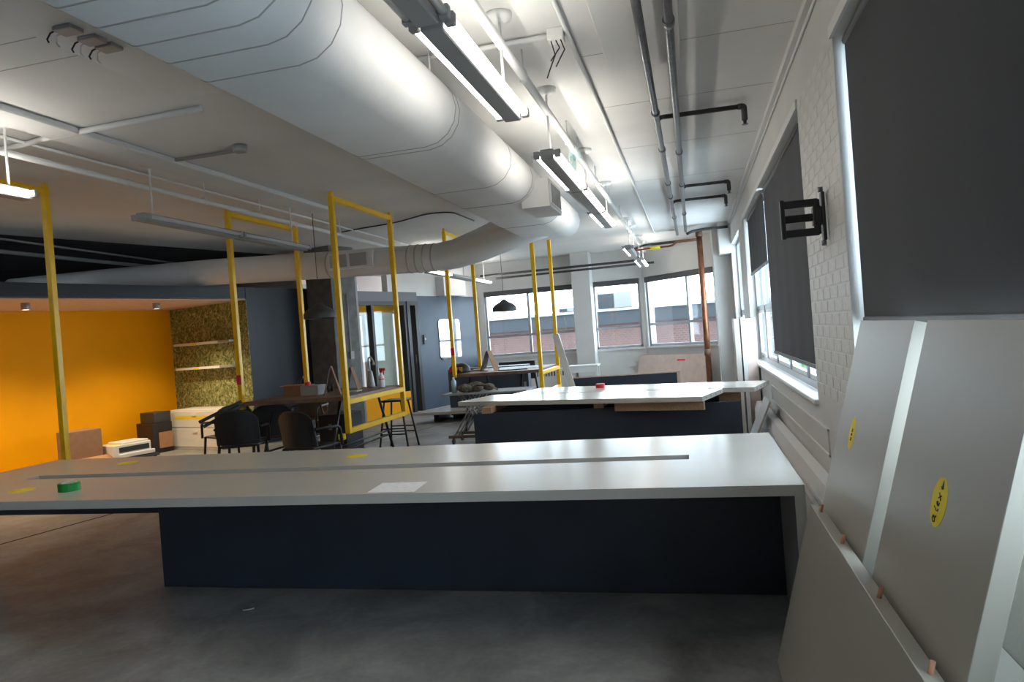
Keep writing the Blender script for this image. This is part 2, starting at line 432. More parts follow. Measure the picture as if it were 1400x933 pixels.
# mirror wall and its lighter upper wall
bm = BM(); bx(bm, (-.02, 0, 0), (2.45, .15, 2.54), PM)
struct('wall_mirror', bm, 'slate_wall')
struct('wall_upper', box((-.95, .02, 2.54), (2.45, .17, ZC), PM), 'wall_white')
bm = BM(); bx(bm, (.75, -.22, 2.54), (1.62, .02, 2.98), PM); 
struct('trim_8', bm, 'wall_white')
mat('slate_beam', (.13, .14, .155), .6)
struct('trim_9', box((-2.16, -.01, 2.42), (-.02, .16, 2.62), PM), 'slate_beam')
# glazed partition, one structure with its posts and panes
gp = struct('window_7', box((-2.16, .0, 2.34), (-.40, .14, 2.42), PM), 'black_metal')
for a, b in ((-2.16, -2.10), (-1.53, -1.46), (-.48, -.40)): mk('post', box((a, 0, 0), (b, .14, 2.34), PM), 'black_metal', gp)
mk('pane', box((-2.10, .06, .02), (-1.53, .07, 2.34), PM), 'window_glass', gp)
mk('pane', box((-1.46, .06, .02), (-.48, .07, 2.34), PM), 'window_glass', gp)
d1 = struct('door_1', box((-.40, -.02, 0), (-.30, .14, 2.42), PM), 'black_metal')
mk('door_frame', box((-.12, -.02, 0), (-.02, .14, 2.42), PM), 'black_metal', d1)
mk('door_head', box((-.30, -.02, 2.33), (-.12, .14, 2.42), PM), 'black_metal', d1)
mk('pane', box((-.30, .05, .05), (-.12, .06, 2.33), PM), 'window_glass', d1)
mk('door_handle', tube(BM(), [PM @ Vector((-.27, -.06, .9)), PM @ Vector((-.27, -.06, 1.25))], .012), 'black_metal', d1)
# room behind the glass
struct('wall_kitchen', (lambda bm: (bx(bm, (-3.2, 2.9, 0), (3, 3.0, 1.75), PM), bx(bm, (-3.2, 2.9, 2.25), (3, 3.0, ZC), PM), bx(bm, (-3.2, 2.9, 1.75), (-1.55, 3.0, 2.25), PM), bx(bm, (-.75, 2.9, 1.75), (3, 3.0, 2.25), PM)) and bm)(BM()), 'pale_pink_wall')
k8 = struct('window_8', (lambda bm: (bx(bm, (-1.55, 2.93, 1.75), (-.75, 2.97, 1.79), PM), bx(bm, (-1.55, 2.93, 2.21), (-.75, 2.97, 2.25), PM), bx(bm, (-1.55, 2.93, 1.79), (-1.51, 2.97, 2.21), PM), bx(bm, (-.79, 2.93, 1.79), (-.75, 2.97, 2.21), PM)) and bm)(BM()), 'grey_paint')
mk('muntin', box((-1.16, 2.94, 1.79), (-1.14, 2.96, 2.21), PM), 'grey_paint', k8)
mk('muntin', box((-1.51, 2.94, 1.99), (-1.16, 2.96, 2.01), PM), 'grey_paint', k8)
mk('muntin', box((-1.14, 2.94, 1.99), (-.79, 2.96, 2.01), PM), 'grey_paint', k8)
struct('wall_kitchen_side', box((-3.3, .15, 0), (-3.2, 4.2, ZC), PM), 'pale_pink_wall')
struct('trim_10', box((-3.2, .42, 2.18), (-.3, .9, 2.62), PM), 'orange_paint')
struct('wall_cream', box((-1.42, .30, 0), (-.52, .38, 2.20), PM), 'cream_panel')
struct('trim_11', box((-2.10, -.012, .0), (-.48, .0, .48), PM), 'orange_paint')
# concrete column in front of the wall
cM = PM @ Matrix.Translation((-3.0, -.42, 0))
col = struct('trim_12', bevel(box((-.32, -.27, 0), (.30, .35, ZC), cM), .01), 'concrete_column')
mk('column_strip', box((.30, -.2, 0), (.42, .1, ZC), cM), 'grey_paint', col)
t = Thing('wall_switch', 'small pale switch on conduit on the concrete column', 'switch', cM @ Vector((.05, -.28, 1.33)))
t.w('switch_box', box((-.005, -.315, 1.30), (.085, -.27, 1.44), cM), 'grey_paint'); t.w('conduit', tube(BM(), [cM @ Vector((.03, -.29, 1.43)), cM @ Vector((.03, -.29, 2.5))], .011), 'grey_paint')

# ================================================================== OUTSIDE
solo('ground', box((-60, 19, -6.2), (60, 120, -6)), 'asphalt', 'grey asphalt ground far below outside the windows', 'ground')['kind'] = 'structure'
bd = Thing('brick_building', 'low red brick building with navy roof band outside the back windows', 'building', (-8, 38, -6))
RZ = 2.45
bd.w('wall', box((-30, 38, -6), (1.6, 58, RZ-.75)), 'red_brick_far')
bd.w('fascia', box((-30.3, 37.7, RZ-.75), (1.9, 58.3, RZ-.06)), 'navy_fascia')
bd.w('roof_edge', box((-30.4, 37.6, RZ-.06), (2.0, 58.4, RZ+.06)), 'roof_white')
def hvac(x, y, wx, h, label):
    t = Thing('rooftop_unit', label, 'rooftop unit', (x, y, RZ+.06), 0, 'rooftop units across the street')
    t.w('casing', bevel(box((x-wx/2, y, RZ+.16), (x+wx/2, y+1.4, RZ+.06+h)), .03, 1), 'hvac_grey')
    t.w('louvre_panel', box((x-wx/2+.02, y-.02, RZ+.2), (x-.02, y, RZ+h)), 'navy_fascia')
    for k in range(2): t.w('skid', box((x-wx/2+.1+k*(wx-.3), y, RZ+.06), (x-wx/2+.2+k*(wx-.3), y+1.4, RZ+.16)), 'grey_metal')
p = atY(840, 415, 41); hvac(p.x, 41, 1.9, 1.0, 'large boxy air conditioner on the brick building roof')
p = atY(776, 430, 41); hvac(p.x, 41, 1.0, .35, 'low dark vent unit on the roof left of the air conditioner')
solo('street_tree', (lambda bm: (lathe(bm, [(.12, -6), (.09, -2.5)], (3.4, 30, 0)), [bmesh.ops.create_icosphere(bm, subdivisions=2, radius=random.uniform(.6, 1.0), matrix=Matrix.Translation((3.4+random.uniform(-.8, .8), 30+random.uniform(-.6, .6), -1.3+random.uniform(-.9, 1.0)))) for _ in range(9)]) and bm)(BM()), 'green_leaf', 'green street tree glimpsed behind the copper pipe', 'tree')

# ================================================================== CEILING SERVICES
# ---- main duct, flat oval
DZ0, DZ1, DX0, DX1 = 2.79, 3.25, -2.16, -1.40
def oval(y, g=0, n=9, x0=DX0, x1=DX1, z0=DZ0, z1=DZ1):
    r = (z1-z0)/2; zc = (z0+z1)/2; out = []
    for i in range(n): a = -math.pi/2 + math.pi*i/(n-1); out.append((x1-r+(r+g)*math.cos(a), y, zc+(r+g)*math.sin(a)))
    rl = .06
    for cz, a0 in ((z1-rl, math.pi/2), (z0+rl, math.pi)):
        for i in range(5): a = a0 + math.pi/2*i/4; out.append((x0+rl+(rl+g)*math.cos(a), y, cz+(rl+g)*math.sin(a)))
    return out
DE = 10.05
duct = Thing('air_duct', 'large white flat-oval ventilation duct running under the ceiling', 'duct', ((DX0+DX1)/2, 4, DZ0))
def mix(a, b, t): return [tuple(p*(1-t)+q*t for p, q in zip(u, v)) for u, v in zip(a, b)]
secs = [oval(-2.9), oval(DE-.2)]
for k in range(1, 6):                                     # rounded end
    a = math.pi/2*k/5; s = math.cos(a)*.98+.02
    o = oval(DE-.2+.24*math.sin(a)); cxx, czz = (DX0+DX1)/2, (DZ0+DZ1)/2
    rr = .24*(1-s)
    secs.append([(cxx+(x-cxx)*(1-rr*1.8), y, czz+(z-czz)*(1-rr*3)) for x, y, z in o])
duct.w('duct_body', loft(BM(), secs), 'duct_paint')
for y in (1.55, 1.75, 1.95, 2.13, 2.31, 2.5, 2.7, 2.95, 4.52, 4.60, 6.0, 6.85, 8.4): duct.w('seam', loft(BM(), [oval(y-.004, .0005), oval(y-.002, .004), oval(y+.002, .004), oval(y+.004, .0005)], caps=False), 'seam_grey')
for y in (1.2, 4.35, 7.4): 
    for x in (DX0+.1, DX1-.1): duct.w('hanger_rod', tube(BM(), [(x, y, DZ1-.05), (x, y, ZC)], .006, 6), 'white_metal')
gx, gy = DX1, 7.0
tk = duct.w('takeoff_box', box((DX1-.15, gy-.05, 2.74), (DX1+.13, gy+.62, 3.02)), 'duct_paint')
duct.w('grille', box((DX1+.13, gy, 2.77), (DX1+.14, gy+.57, 2.99)), 'trim_white', tk)
for k in range(7): duct.w('grille_slat', box((DX1+.14, gy+.04+k*.075, 2.785), (DX1+.148, gy+.07+k*.075, 2.975)), 'grey_metal', tk)
# branch: transition piece and round duct to the left
bdct = Thing('branch_duct', 'round grey-white branch duct with grille crossing toward the navy wall', 'duct', (-4.5, 9.2, 2.5))
def ring(c, r, ax, n=20):
    ax = Vector(ax).normalized(); u = ax.cross(Vector((0, 0, 1))).normalized(); v = u.cross(ax)
    return [Vector(c)+(u*math.cos(2*math.pi*i/n)+v*math.sin(2*math.pi*i/n))*r for i in range(n)]
path = [((-1.75, 9.5, 2.99), .19), ((-2.1, 9.57, 2.955), .225), ((-2.5, 9.68, 2.885), .235), ((-2.85, 9.78, 2.80), .228), ((-3.2, 9.87, 2.735), .212), ((-3.5, 9.9, 2.715), .203), ((-5.3, 9.9, 2.775), .203), ((-7.3, 9.9, 2.86), .203), ((-9.4, 9.9, 2.90), .203), ((-11.2, 9.9, 2.92), .203)]
secs = []
for i, (c, r) in enumerate(path):
    a = Vector(path[max(0, i-1)][0]); b = Vector(path[min(len(path)-1, i+1)][0]); secs.append(ring(c, r, b-a))
bdct.w('duct_body', loft(BM(), secs), 'duct_paint')
for x in (-3.55, -3.68, -3.80, -3.92, -5.2): bdct.w('seam', loft(BM(), [ring((x+k, 9.9, 2.715-(x+3.5)*.0333), q, (1, 0, -.0333)) for k, q in ((-.01, .203), (0, .211), (.01, .203))], caps=False), 'seam_grey')
a = atY(448, 362, 9.65); b2 = atY(505, 345, 9.65)
gr = bdct.w('grille_box', box((a.x, 9.67, 2.66), (b2.x+.03, 9.8, 2.90)), 'trim_white')
for k in range(2):
    xx = a.x+.03+k*((b2.x-a.x)/2-.02); bdct.w('grille', box((xx, 9.655, 2.69), (xx+(b2.x-a.x)/2-.07, 9.67, 2.875)), 'grey_metal', gr)
el = Thing('duct_elbow', 'small white elbow duct beyond the round branch duct', 'duct', PM @ Vector((-1.9, .5, 2.6)))
el.w('elbow', tube(BM(), bend([PM @ Vector((-2.6, .3, 2.86)), PM @ Vector((-1.75, .3, 2.86)), PM @ Vector((-1.7, .3, 2.55))], .2), .12, 14), 'duct_paint')

# ---- fluorescent rows
def fixture(x, y0, y1, z, left, right, label, rods, hx=.08):
    t = Thing('fluorescent_light', label, 'ceiling light', (x, (y0+y1)/2, z), 0, 'suspended fluorescent strip lights')
    t.w('channel', bevel(box((x-.05, y0+.01, z-.018), (x+.05, y1-.01, z+.06)), .006, 1), 'fixture_grey')
    for s, lit in ((-1, left), (1, right)):
        if lit is not None: t.w('tube', tube(BM(), [(x+s*hx, y0+.045, z+.02), (x+s*hx, y1-.045, z+.02)], .019, 10), 'tube_lit' if lit else 'tube_off')
        for yy in (y0+.008, y1-.045): t.w('socket', bevel(box((x+s*hx-.022, yy, z-.006), (x+s*hx+.022, yy+.037, z+.05)), .005, 1), 'grey_metal')
    for yy in (y0+.008, y1-.045): t.w('end_plate', box((x-.06, yy, z+.015), (x+.06, yy+.03, z+.045)), 'grey_metal')
    for yy in rods:
        t.w('hanger_rod', tube(BM(), [(x+.01, yy, z+.07), (x+.01, yy, ZC-.02)], .009, 8), 'white_metal')
        t.w('canopy', lathe(BM(), [(.03, ZC-.05), (.075, ZC-.03), (.08, ZC)], (x+.01, yy, 0), 16), 'white_metal')
    return t
ZL = 2.81; XR = -.965; XL = -4.78
fixture(XR, 1.43, 2.83, ZL, False, False, 'unlit near end of the strip light at the top of the frame', [1.7])
fixture(XR, 2.85, 4.28, ZL, True, True, 'lit twin-tube strip light nearest the camera, right of the duct', [4.05])
fixture(XR, 5.30, 6.72, ZL, True, True, 'lit twin-tube strip light beside the duct grille box', [5.42])
fixture(XR, 6.73, 8.13, ZL, False, True, 'strip light with only its right tube lit, mid row', [7.4])
fixture(XR, 8.14, 9.40, ZL, True, True, 'lit strip light at the far end of the middle run beyond the duct grille', [9.2])
fixture(XR, 12.2, 13.6, ZL, True, None, 'far strip light with a single left tube, near the back pipes', [12.4, 13.4])
fixture(XR, 14.7, 16.3, ZL, True, True, 'farthest twin-tube strip light in front of the back windows', [14.9, 16.1])
fixture(XL, 3.0, 4.42, ZL, True, True, 'lit strip light cut by the left edge of the photo', [4.25])
fixture(XL, 5.54, 6.96, ZL, False, False, 'unlit white strip light between the two tall yellow frames, near half', [5.7])
fixture(XL, 6.97, 8.41, ZL, False, False, 'unlit white strip light ending beside the yellow frame, far half', [8.1])
fixture(XL+.02, 12.7, 14.0, ZL, True, True, 'lit strip light hanging below the branch duct elbow', [13.7])
fixture(XL+.02, 14.01, 15.5, ZL, False, False, 'unlit strip light between the two far lit ones left of the back windows', [15.0])
fixture(XL+.04, 15.51, 16.9, ZL, True, True, 'short lit strip light above the black dome pendant', [16.5])
def pipe(name, pts, r, m_, label, cat='pipe', group=None, rad=.06, seg=10): return solo(name, tube(BM(), bend(pts, rad), r, seg), m_, label, cat, group)
def run(label, pts, r, m_, name='conduit', clips=(), rad=.06, cl='pipe_clip'):   # a pipe with its hangers as parts
    t = Thing(name, label, 'pipe', pts[0])
    t.w('pipe_run', tube(BM(), bend(pts, rad), r), m_)
    for c in clips:
        c = Vector(c); t.w(cl, tube(BM(), [c, (c.x, c.y, ZC-.004)], .007, 6), 'white_metal'); t.w('clamp', lathe(BM(), [(.018, c.z-r-.008), (.026, c.z-r), (.026, c.z+r), (.018, c.z+r+.02)], (c.x, c.y, 0), 8), 'white_metal')
    return t
run('white painted conduit running above the right row of strip lights', [(-.95, -1, 3.17), (-.95, 16.6, 3.17)], .028, 'white_metal', clips=[(-.95, y, 3.17) for y in (4.6, 6.3, 6.9, 8.2, 9.6, 11, 13)])
run('white painted conduit running above the left row of strip lights', [(-4.87, -1, 3.15), (-4.87, 13.5, 3.15)], .026, 'white_metal', clips=[(-4.87, y, 3.15) for y in (6.6, 7.6, 9.6, 11.5)])
run('thin white conduit on the ceiling right of the lit strip lights', [(-.62, 1, ZC-.02), (-.62, 14.6, ZC-.02), (-.2, 14.6, ZC-.02)], .014, 'white_metal')
run('thin conduit along the ceiling above the unlit left strip lights', [(-5.05, 4.2, ZC-.02), (-5.0, 13, ZC-.02)], .013, 'white_metal')
run('faint conduit far left near the black ceiling void, upper', [(-8.6, 5.5, ZC-.055), (-9.2, 12.5, ZC-.055)], .016, 'grey_paint')
run('grey pipe far left near the black ceiling void, lower', [(-9.3, 6.5, 3.22), (-9.3, 12, 3.22)], .03, 'grey_paint')
a = atZ(275, 148, ZC-.03); b2 = atZ(60, 190, ZC-.03); c = atZ(33, 198, ZC-.03); d = atZ(-40, 212, ZC-.03)
run('white conduit crossing the ceiling between duct and left strip lights', [a, b2, c, d], .022, 'white_metal', rad=.04)
a = atZ(328, 205, ZC-.04); b2 = atZ(225, 221, ZC-.02)
t = run('short bent cable run from the round grey box to the left conduit', [a, (a+b2)/2+Vector((.05, .05, .01)), b2], .016, 'grey_paint')
solo('junction_box', lathe(BM(), [(.055, ZC-.06), (.06, ZC-.05), (.06, ZC)], (a.x, a.y, 0), 14), 'grey_metal', 'round grey junction box alone on the ceiling left of the duct', 'junction box')
# cross conduit + open box with dangling wires
a = atZ(655, 70, ZC-.03); b2 = atZ(760, 48, ZC-.03)
jt = Thing('junction_box', 'white junction box with dangling black wires on the ceiling', 'junction box', b2)
jt.w('box', bevel(box((b2.x-.05, b2.y-.05, ZC-.07), (b2.x+.05, b2.y+.05, ZC)), .005, 1), 'white_metal')
jt.w('conduit', tube(BM(), [(a.x-.6, b2.y, ZC-.03), (b2.x-.05, b2.y, ZC-.03)], .016), 'white_metal')
for k, (dx, ln) in enumerate(((-.03, .22), (.0, .12), (.03, .16))):
    p0 = Vector((b2.x+dx, b2.y-.02, ZC-.07)); jt.w('wire', tube(BM(), [p0, p0+Vector((.02, 0, -ln*.4)), p0+Vector((-.015, .01, -ln*.7)), p0+Vector((-.04, .0, -ln))], .004, 6), 'wire_black')
# row of three boxes next to the duct, top left
for k, (px_, py_) in enumerate(((92, 42), (125, 56), (148, 66))):
    p = atZ(px_, py_, ZC-.05)
    t = Thing('connector_box', ['open grey wiring box nearest the left photo edge, beside the duct', 'middle of three grey wiring boxes beside the duct', 'farthest of three grey wiring boxes beside the duct'][k], 'junction box', p, 0, 'wiring boxes beside the duct')
    t.w('box', bevel(box((p.x-.055, p.y-.045, ZC-.06), (p.x+.065, p.y+.045, ZC-.036)), .004, 1), 'grey_metal')
    for s in (-1, 1): t.w('wire', tube(BM(), [(p.x-.05, p.y+s*.02, ZC-.045), (p.x-.09, p.y+s*.02, ZC-.055), (p.x-.105, p.y+s*.03, ZC-.09), (p.x-.09, p.y+s*.035, ZC-.11)], .0045, 6), 'wire_black' if s < 0 else 'white_metal')
# shallow ceiling beam edges left of the duct
solo('ceiling_beam', bevel(box((-4.75, -2, ZC-.05), (-4.45, 8.6, ZC)), .01, 1), 'ceiling_paint', 'shallow painted beam across the ceiling above the left strip lights', 'beam')['kind'] = 'structure'
solo('ceiling_beam', bevel(box((-3.35, -2, ZC-.035), (-2.25, 4.35, ZC)), .01, 1), 'ceiling_paint', 'wide dropped ceiling panel left of the duct', 'beam')['kind'] = 'structure'
solo('ceiling_beam', bevel(box((-.45, -2, ZC-.03), (.05, 5.2, ZC)), .008, 1), 'ceiling_paint', 'thin patched ceiling panel above the sprinkler pipes', 'beam')['kind'] = 'structure'
for k, y_ in enumerate((3.0, 3.22, 3.45)):
    mk('form_line', box((-5.6, y_+.05*k, ZC-.0015), (-3.36, y_+.05*k+.008, ZC+.01)), 'seam_grey', ceiling)
for y_ in (4.9, 6.1, 7.6, 9.4): mk('form_line', box((-.6, y_, ZC-.0015), (.75, y_+.008, ZC+.01)), 'seam_grey', ceiling)
run('thin black cable looping along the ceiling from frame to duct', [atZ(q, v, ZC-.02) for q, v in ((455, 320), (490, 313), (540, 305), (585, 292), (618, 290), (648, 302))], .010, 'dark_pipe', 'ceiling_cable', rad=.3)
# ---- sprinkler pipes on the right
def gpipe(x, label, ys, y1):
    t = Thing('sprinkler_pipe', label, 'pipe', (x, 6, 3.24))
    t.w('pipe_run', tube(BM(), [(x, -1.5, 3.24), (x, y1, 3.24)], .027), 'galvanised')
    for y in ys: t.w('coupling', tube(BM(), [(x, y-.035, 3.24), (x, y+.035, 3.24)], .036), 'galvanised')
    return t
p1 = gpipe(-.175, 'galvanised sprinkler pipe, the left of the parallel pair', (6.1, 7.4, 9.2, 10.2, 12.2), 14.6)
p2 = gpipe(-.012, 'galvanised sprinkler pipe, the right of the parallel pair', (4.3, 7.6, 9.4, 11.9), 14.2)
def branch(t, x, y, xe, hz=.0):
    t.w('branch_pipe', tube(BM(), bend([(x, y, 3.24), (x+.04, y+.12, 3.29), (x+.08, y+.16, 3.30), (xe, y+.18, 3.30)], .04), .021), 'dark_pipe')
    t.w('elbow', tube(BM(), bend([(xe-.02, y+.18, 3.30), (xe+.03, y+.18, 3.30), (xe+.03, y+.18, 3.18)], .03), .026), 'dark_pipe')
    t.w('sprinkler_head', lathe(BM(), [(.02, 3.14), (.03, 3.145), (.012, 3.15), (.016, 3.18)], (xe+.03, y+.18, 0), 10), 'galvanised')
branch(p1.__class__ and p1, -.175, 6.3, .52); branch(p2, -.012, 9.7, .55); branch(p1, -.175, 10.8, .56)
cp = Thing('copper_riser', 'vertical copper riser pipe in front of the corner windows', 'pipe', (.23, 14.3, 0))
cp.w('pipe_run', tube(BM(), [(.23, 14.3, 0), (.23, 14.3, 3.25)], .055, 14), 'copper')
for z in (3.18, .9): cp.w('coupling', tube(BM(), [(.23, 14.3, z-.06), (.23, 14.3, z+.06)], .066, 14), 'rust_brown')
run('dark pipe along the back wall near the ceiling, upper', [(-4.85, 16.6, 2.98), (-1.2, 16.5, 2.98), (-1.0, 16.2, 3.02), (-1.1, 15.2, 3.1), (-.8, 14.8, 3.12), (.2, 14.55, 3.1)], .028, 'dark_pipe', 'sprinkler_main', rad=.12)
run('thinner dark pipe along the back wall just below the other', [(-4.5, 16.75, 2.9), (-.75, 16.5, 2.9)], .026, 'dark_pipe', 'sprinkler_main')
run('thin copper pipe with yellow tag meeting the copper riser', [(-1.1, 14.7, 3.02), (-.3, 14.6, 3.03), (-.18, 14.55, 3.1), (.2, 14.45, 3.1)], .02, 'copper', 'copper_pipe', rad=.05)
solo('pipe_tag', tube(BM(), [(-.72, 14.65, 3.026), (-.52, 14.63, 3.028)], .03), 'sticker_yellow', 'yellow band on the thin copper pipe near the ceiling', 'tag')
run('dark pipe from the copper riser to the right wall', [(.0, 14.2, 3.18), (.1, 14.2, 3.22), (.3, 14.2, 3.24), (W-.04, 14.2, 3.24)], .028, 'dark_pipe', 'sprinkler_main')
# rag on the conduit
rg = Thing('rag', 'pale teal rag of cut strips hanging from the white conduit', 'rag', (-.95, 6.75, 2.95))
for k in range(6):
    y = 6.60+k*.055; ln = random.uniform(.17, .27); pts = []
    bm = BM()
    secs = [[(-.95+ox+.008*math.sin(q*2+k), y+oy, 3.20-q*ln/4) for ox, oy in ((-.036, -.022), (-.030, -.022), (-.030, .022), (-.036, .022))] for q in range(5)]
    rg.w('strip', loft(bm, secs, smooth=False), 'teal_rag')
rg.w('fold', tube(BM(), [(-.95, 6.58, 3.17), (-.95, 6.92, 3.17)], .034), 'teal_rag')

# ================================================================== RIGHT WALL THINGS
def roller(y0, y1, zb, label, x=W+.05, folds=5, amp=.0025):
    t = Thing('roller_shade', label, 'window shade', (x, (y0+y1)/2, zb), 0, 'dark roller shades on the right wall')
    n = 40; bm = BM(); rows = []
    for z in (WT-.04, (WT+zb)/2, zb+.03):
        rows.append([(x+amp*math.sin(folds*2*math.pi*i/n)*(.4 if z > WT-.1 else 1), y0+(y1-y0)*i/n, z) for i in range(n+1)])
    for off in (0, .002):
        vs = [[bm.verts.new((a[0]+off, a[1], a[2])) for a in r] for r in rows]
        for r0, r1 in zip(vs, vs[1:]):
            for i in range(n): f = bm.faces.new((r0[i], r0[i+1], r1[i+1], r1[i])); f.smooth = True
    t.w('fabric', bm, 'shade_fabric')
    t.w('hem_bar', bevel(box((x-.008, y0, zb), (x+.014, y1, zb+.035)), .005, 1), 'shade_bar')
    t.w('roller_tube', tube(BM(), [(x+.01, y0, WT-.035), (x+.01, y1, WT-.035)], .024), 'shade_bar')
    return t
roller(.30, NJ-.03, 1.425, 'large charcoal roller shade covering the nearest window')
roller(W2A+.03, 8.42, 1.085, 'long charcoal roller shade pulled down low on the middle window')
roller(8.50, W2B-.05, 2.09, 'short charcoal roller shade half raised on the far part of the middle window')
# TV bracket
q = atX(1132, 295, W)
br = Thing('wall_bracket', 'black articulated screen bracket folded out from the white brick pier', 'bracket', (W-.02, q.y, q.z))
y = q.y; zc = q.z
br.w('wall_plate', bevel(box((W-.035, y-.03, zc-.14), (W-.015, y+.03, zc+.14)), .004, 1), 'black_metal')
for s in (-1, 1): br.w('mount_bolt', tube(BM(), [(W-.02, y, zc+s*.155), (W-.045, y, zc+s*.155)], .016, 10), 'galvanised')
br.w('pivot', tube(BM(), [(W-.06, y, zc-.10), (W-.06, y, zc+.10)], .02), 'black_metal')
for dz in (-.085, 0, .085): br.w('arm', bevel(box((.555, y-.016, zc+dz-.022), (W-.05, y+.016, zc+dz+.022)), .005, 1), 'black_metal')
br.w('hinge_block', bevel(box((W-.085, y-.03, zc-.05), (W-.035, y+.03, zc+.06)), .006, 1), 'black_metal')
br.w('head_plate', bevel(box((.54, y-.02, zc-.115), (.565, y+.02, zc+.115)), .005, 1), 'black_metal')
# convector along the wall
cv = Thing('convector_cover', 'long white wall convector cover under the middle window', 'radiator', (W-.08, 7.5, 0))
prof = [(W-.02, .0), (W-.13, .0), (W-.13, .36), (W-.10, .45), (W-.02, .45)]
bm = BM(); loft(bm, [[(x, yy, z) for x, z in prof] for yy in (4.4, 9.5)], smooth=False); cv.w('casing', bm, 'trim_white')
for k in range(3): cv.w('louvre', box((W-.134, 4.5, .08+k*.05), (W-.13, 9.4, .10+k*.05)), 'grey_metal')
cv = Thing('convector_cover', 'dark convector under the nearest window behind the tall leaning panels', 'radiator', (W-.08, 1.5, 0))
cv.w('casing', box((W-.13, -.2, .06), (W-.005, 3.0, .44)), 'dark_plastic'); cv.w('top_rail', bevel(box((W-.15, -.22, .44), (W-.005, 3.02, .50)), .004, 1), 'trim_white')
for k in range(3): cv.w('louvre', box((W-.135, -.15, .14+k*.08), (W-.13, 2.95, .17+k*.08)), 'black_plastic')
for y_ in (.0, 2.8): cv.w('foot', box((W-.12, y_, 0), (W-.03, y_+.08, .06)), 'black_plastic')
def plank(name, c0, c1, wv, tv, label, m_, cat='board', parts=None):
    # board from edge line c0-c1, extending by wv, thickness tv
    c0, c1, wv, tv = map(Vector, (c0, c1, wv, tv))
    M = None; bm = BM()
    vs = [bm.verts.new(p) for p in (c0, c1, c1+wv, c0+wv, c0+tv, c1+tv, c1+wv+tv, c0+wv+tv)]
    for f in ((0,3,2,1),(4,5,6,7),(0,1,5,4),(1,2,6,5),(2,3,7,6),(3,0,4,7)): bm.faces.new([vs[i] for i in f])
    return solo(name, bm, m_, label, cat)
plank('trim_plank', (.50, 4.25, .0), (.50, 7.4, .0), (.13, 0, .34), (.035, 0, -.012), 'long pale plank leaning along the convector under the middle window', 'pink_board' if False else 'laminate_edge')
plank('trim_plank', (.56, 5.4, .0), (.56, 9.2, .0), (.085, 0, .26), (.02, 0, -.006), 'thin grey plank behind the long pale plank by the convector', 'grey_paint')
lb = Thing('leaning_board', 'small white panel with yellowish edge leaning by the wall behind the nearest desk', 'board', (.55, 7.9, 0))
M = frame_M((.44, 7.75, 0), (0, 1, 0), (.27, 0, .62))
lb.w('board', box((0, 0, -.02), (.55, .68, .0), M), 'laminate_white'); lb.w('edge_band', box((-.003, 0, -.02), (0, .68, 0), M), 'cream_panel')
lb.w('cam_hole', lathe(BM(), [(.012, 0), (.012, .001)], (0, 0, 0), 10), 'ink').matrix_local = lb.inv @ (M @ Matrix.Translation((.25, .45, .0)))

# ---- leaning desk panels on the right
def leaning(name, y0, y1, length, x0, sl, th, label, group=None):
    """board with its face toward the room; local x = -Y.. along y, local y up the slope"""
    up = Vector((sl, 0, 1)).normalized(); t = Thing(name, label, 'board', (x0, (y0+y1)/2, 0), 0, group)
    M = frame_M((x0, y1, 0), (0, -1, 0), up)               # z = ex x ey
    return t, M
lt, M = leaning('leaning_board', 2.63, 3.41, 1.5, .325, .262, .05, 'tall white desk panel leaning by the nearest window, the farther one', 'tall white panels leaning on the window wall')
# frame_M z axis = ex x ey = (0,-1,0)x(up) -> points to -x side (room)
zdir = (M.to_3x3() @ Vector((0, 0, 1)))
sg = 1 if zdir.x < 0 else -1
def slab(M, w_, h_, th): return bevel(box((0, 0, -th*sg if sg > 0 else 0), (w_, h_, 0 if sg > 0 else th), M), .0015, 1)
lt.w('panel', slab(M, .78, 1.50, .05), 'panel_cream')
def sticker(t, M, cx, cy, rx, ry, strokes, rot, heart=None):
    e = sg*.0008
    bm = BM(); pts = [(cx+rx*math.cos(2*math.pi*i/28), cy+ry*math.sin(2*math.pi*i/28)) for i in range(28)]
    prism(bm, pts, e, M); st = t.w('sticker', bm, 'sticker_yellow', label='oval yellow sticker')
    bm = BM(); c, s = math.cos(rot), math.sin(rot)
    for st_ in strokes:
        tube(bm, [M @ Vector((cx+(a*c-b*s), cy+(a*s+b*c), e*1.5)) for a, b in st_], .0015, 5)
    if heart:
        prism(bm, [(cx+(a*c-b*s), cy+(a*s+b*c)) for a, b in heart], e*2.5, M)
    t.w('handwriting', bm, 'ink', st)
A_ = [[(-.062, .012), (-.075, .016), (-.085, .004), (-.08, -.010), (-.068, -.006), (-.061, .012), (-.060, -.010), (-.052, -.012)]]
L_ = [[(-.030, .026), (-.036, .0), (-.032, -.012), (-.022, -.012)]]
E_ = [[(-.016, -.002), (.000, .006), (-.004, .013), (-.014, .006), (-.012, -.008), (.002, -.010)]]
X_ = [[(.012, .012), (.032, -.012)], [(.034, .013), (.012, -.014)]]
HE = [(.052, .002), (.060, .014), (.066, .006), (.090, .004), (.066, -.006), (.060, -.010)]
K_ = [[(-.045, .02), (-.047, -.016)], [(-.025, .012), (-.046, -.001), (-.024, -.016)]]
def on_panel(px_, py_, M):
    n = M.to_3x3() @ Vector((0, 0, 1)); o = M.translation; d = ray(px_, py_); tt = (o-CAM).dot(n)/d.dot(n)
    return M.inverted() @ (CAM+d*tt)
s1 = on_panel(1165, 593, M); sticker(lt, M, s1.x, s1.y, .045, .066, [[(a*.6, b*.6) for a, b in q] for q in K_+E_+X_], math.pi/2)
rt_, M2 = leaning('leaning_board', 1.70, 2.49, 1.5, .325, .262, .05, 'tall white desk panel leaning nearest the camera at the right edge', 'tall white panels leaning on the window wall')
rt_.w('panel', slab(M2, .79, 1.50, .05), 'panel_cream')
